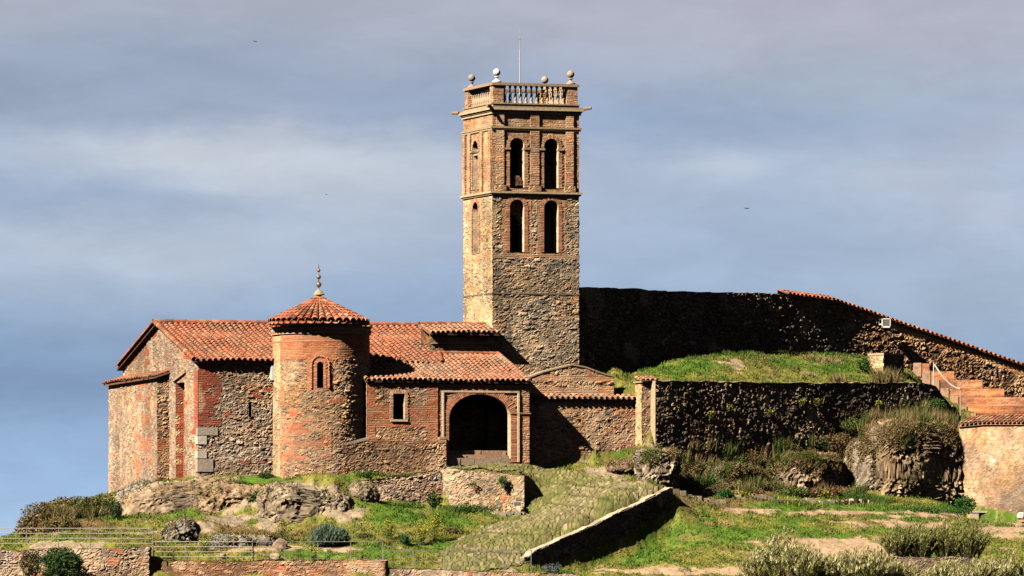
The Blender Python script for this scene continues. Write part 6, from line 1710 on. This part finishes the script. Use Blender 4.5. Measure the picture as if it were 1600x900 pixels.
def undergrowth():       # uncountable low growth covering the bank and the top of the big rock
    gb = np.random.default_rng(9); m = MB()
    for i in range(150):
        px = gb.uniform(1062, 1345); py = gb.uniform(np.interp(px, [1060, 1150, 1340], [728, 715, 675]), 776)
        Y = hit(px, py)
        if Y is None: continue
        c = P(px, py, Y); kd = [('brown',), ('brown', 'olive'), ('olive', 'dry'), ('dark', 'green'), ('olive', 'green'), ('dark', 'brown')][gb.integers(6)]
        r_ = gb.uniform(.25, .75); n = int(1100 * r_ + 200); d = gb.normal(size=(n, 3)); d /= np.linalg.norm(d, axis=1, keepdims=True)
        lump = 1 + .8 * (fbm(d[:, 0] * 2.6 + px, d[:, 1] * 2.6, d[:, 2] * 2.6, 5, 3) - .5)
        q = c + d * (gb.random(n) ** .45 * lump)[:, None] * [r_, r_ * .7, r_ * .5]
        leaves(m, q, gb.uniform(.6, 1.4, n) * .055, pc(kd, n))
    for i in range(120):
        if i < 60: px = gb.uniform(1352, 1492); py = gb.uniform(664, 684); Y = 9.2 + (px - 1352) * .022 + gb.uniform(-.5, 1.3); c = P(px, py, Y)
        else:
            px = gb.uniform(1062, 1345); py = gb.uniform(690, 776); Y = hit(px, py)
            if Y is None: continue
            c = P(px, py, Y)
        kd = [('olive', 'dry'), ('olive', 'green'), ('dry', 'brown')][gb.integers(3)]; n = 130; w_ = gb.uniform(.4, .9)
        b = c + np.stack([gb.normal(0, w_ * .3, n), gb.normal(0, w_ * .2, n), gb.uniform(-.15, .05, n)], 1)
        blades(m, b, gb.uniform(.3, 1.15 if i < 60 else .85, n), np.full(n, .03), gb.normal(0, .14, (n, 2)) + [.05, -.03], pc(kd, n))
    o = m.build('undergrowth', M_LEAF); tag(o, kind='stuff')
undergrowth()
# foliage on landing and dry stone walls
bush('small green plant rooted in the face of the landing wall', 785, 752, -2.75, .22, .15, .33, 350, ('green', 'lush'), .05, group='plants in the lower walls')
bush('faint green tuft left on the face of the landing wall', 739, 757, -2.65, .22, .12, .2, 160, ('green',), .04, group='plants in the lower walls')
bush('dark green bush at the foot where the two lower walls meet', 679, 781, -3.4, .42, .35, .45, 1400, ('dark', 'green', 'lush'), .06, group='plants in the lower walls')
bush('green strip bush along the top of the dry stone wall', 578, 742, -2.6, .8, .4, .22, 1100, ('green', 'lush', 'dark'), .05, group='plants in the lower walls')
bush('green patch growing on the left half of the dry stone wall', 576, 758, -2.9, .5, .3, .25, 700, ('green', 'dark'), .05, group='plants in the lower walls')
bush('green bush strip at the foot of the landing wall', 730, 795, -3.7, 1.8, .4, .25, 2200, ('lush', 'green'), .05, group='plants in the lower walls')
bush('lush green patch below the dry stone wall', 620, 791, -4.2, 1.6, .6, .28, 2200, ('lush', 'green'), .05, group='plants in the lower walls')
bush('dark reddish brown weed on the slope right of the tall yellow weed', 706, 830, -9.5, .55, .4, .25, 700, ('brown', 'dark'), .05)
for (px, py, Y, rx, rz, kd, lab) in [(375, 757, -1.8, .8, .18, ('lush', 'green'), 'green strip of weeds under the slit window'), (416, 744, -.6, .5, .2, ('dark', 'green'), 'dark weeds in the corner between nave and apse'), (330, 748, -1.4, .35, .12, ('lush', 'green'), 'small green weed at the nave corner'),
   (395, 777, -4.6, .35, .4, ('dark', 'green'), 'dark green tongue of weeds beside the crumbling rock face'), (620, 742, -1.6, 1.2, .12, ('green', 'dry'), 'weeds along the plinth of the sacristy'), (250, 751, 4.6, .25, .15, ('green',), 'tiny green weed by the left chapel corner')]:
    bush(lab, px, py, Y, rx, rx * .5, rz, int(1500 * rx + 300), kd, .05, group='weeds at the church foot')
tuft('long grass on top of the grassy terrace mound', 1160, 556, 20.0, 5.0, .35, 1200, ('green', 'olive', 'lush'), group='long grass on the terrace')
tuft('golden grass on the right part of the terrace', 1284, 564, 19.5, 2.4, .4, 600, ('dry',), group='long grass on the terrace')
tuft('green grass along the right back of the terrace', 1260, 553, 22.4, 6.0, .35, 1200, ('green', 'lush'), group='long grass on the terrace', depth=.8)

# foreground dry shrubs, lower right
def feathery(label, px, pytop, pybot, Y, w_, n, kinds, heads=.3, group='dry feathery bushes in the right foreground'):
    """many upright arching stems with narrow leaves and pale seed heads"""
    c = P(px, pybot, Y); top = P(px, pytop, Y)[2]; h_ = top - c[2]
    t = thing('feathery_bush', label, 'bush', c, group)
    m = MB(); f = MB()
    for i in range(n):
        an = rg.uniform(0, 6.28); r = math.sqrt(rg.random())
        b = c + [r * math.cos(an) * w_ * .22, r * math.sin(an) * w_ * .2, 0]
        h = h_ * rg.uniform(.55, 1.0) * (1 - .45 * r * r); sp = w_ * .30 * r
        tip = b + [math.cos(an) * sp + .18 * h * rg.uniform(-.6, 1), math.sin(an) * sp, h]; mid = (b + tip) / 2 + [0, 0, .12 * h]
        m.tube(b, mid, .010, .007, 3, (.16, .13, .06), cap=False); m.tube(mid, tip, .007, .003, 3, (.18, .16, .07), cap=False)
        k = 34; s = rg.random((k, 1)) ** .8; q = np.where(s < .5, b + (mid - b) * s * 2, mid + (tip - mid) * (s - .5) * 2)
        ln = rg.normal(0, .07, (k, 2)); ln[:, 0] += .03
        blades(m, q, rg.uniform(.08, .20, k), np.full(k, .028), ln, pc(kinds, k))
        if rg.random() < heads:
            q = tip + rg.normal(0, .03, (7, 3)); blades(f, q - [0, 0, .1], rg.uniform(.12, .24, 7), np.full(7, .035), rg.normal(0, .04, (7, 2)) + [.05, 0], pc(['pale'], 7))
    m.build('foliage', M_LEAF, t)
    if heads: f.build('seed_heads', M_LEAF, t)
FB = [(1190, 856, 915, 'leftmost low feathery bush at the bottom edge', .35), (1222, 826, 915, 'tallest pale tipped feathery bush', .5), (1250, 846, 915, 'feathery bush right of the tallest one', .4), (1285, 868, 915, 'low feathery bush third from the tallest one', .5),
      (1325, 862, 915, 'feathery bush below the bare dirt patch', .5), (1362, 855, 915, 'pale tipped bush left of the dark ruined wall', .55), (1400, 880, 920, 'low feathery bush in front of the left end of the ruined wall', .4), (1480, 878, 920, 'pale seed headed bush before the middle of the ruined wall', .5),
      (1530, 874, 920, 'feathery bush before the right end of the ruined wall', .5), (1580, 866, 920, 'dry feathery bush in the bottom right corner', .4)]
for i, (px, a, b, lab, hd) in enumerate(FB):
    feathery(lab, px, a - 6, b, -21 - (i % 3) * .8, 2.3, 210, ('broom', 'broom', 'dry', 'broom'), hd)
for (px, a, b, lab) in [(1405, 812, 872, 'green broom bush at the left of the soft green row'), (1440, 810, 872, 'green broom bush second in the soft green row'), (1478, 808, 872, 'green broom bush third in the soft green row'), (1516, 807, 872, 'green broom bush at the right of the soft green row')]:
    feathery(lab, px, a, b, -13.6, 2.1, 170, ('broom', 'broom', 'olive'), 0, 'soft green broom bushes in the right foreground')
# birds
def bird(label, px, py, Y, s=1.0, roll=.2):
    s = s * .34
    c = P(px, py, Y); m = MB()
    m.lathe([(.001, -.22), (.05, -.15), (.075, -.02), (.06, .10), (.035, .18), (.001, .24)], (0, 0, 0), 8, (.03, .03, .035))
    V = np.vstack(m.v); m.v = [np.stack([V[:, 2], V[:, 1], V[:, 0]], 1)]
    for sg in (-1, 1):
        w1 = np.array([.02, sg * .02, 0]); w2 = np.array([-.02, sg * .30, .14]); w3 = np.array([-.10, sg * .62, .06])
        m.poly_prism([w1 + [.08, 0, 0], w2 + [.08, 0, 0], w3, w2 - [.10, 0, 0], w1 - [.10, 0, 0]], (0, 0, .012), (.03, .03, .035))
    m.poly_prism([(-.16, 0, 0), (-.36, -.07, 0), (-.36, .07, 0)], (0, 0, .01), (.03, .03, .035))
    o = m.build('bird', M_LEAF); tag(o, label, 'bird', 'birds in the sky'); o.location = Vector(c); o.rotation_euler = (roll, 0, .9); o.scale = (s, s, s)
bird('tiny dark bird high in the sky above the left side', 399, 65, 10, .8)
bird('tiny dark bird in the sky right of the bell tower', 1167, 326, 20, 1.0, .05)
bird('faintest tiny bird in the clouds left of the bell tower', 510, 304, 90, .6, .1)
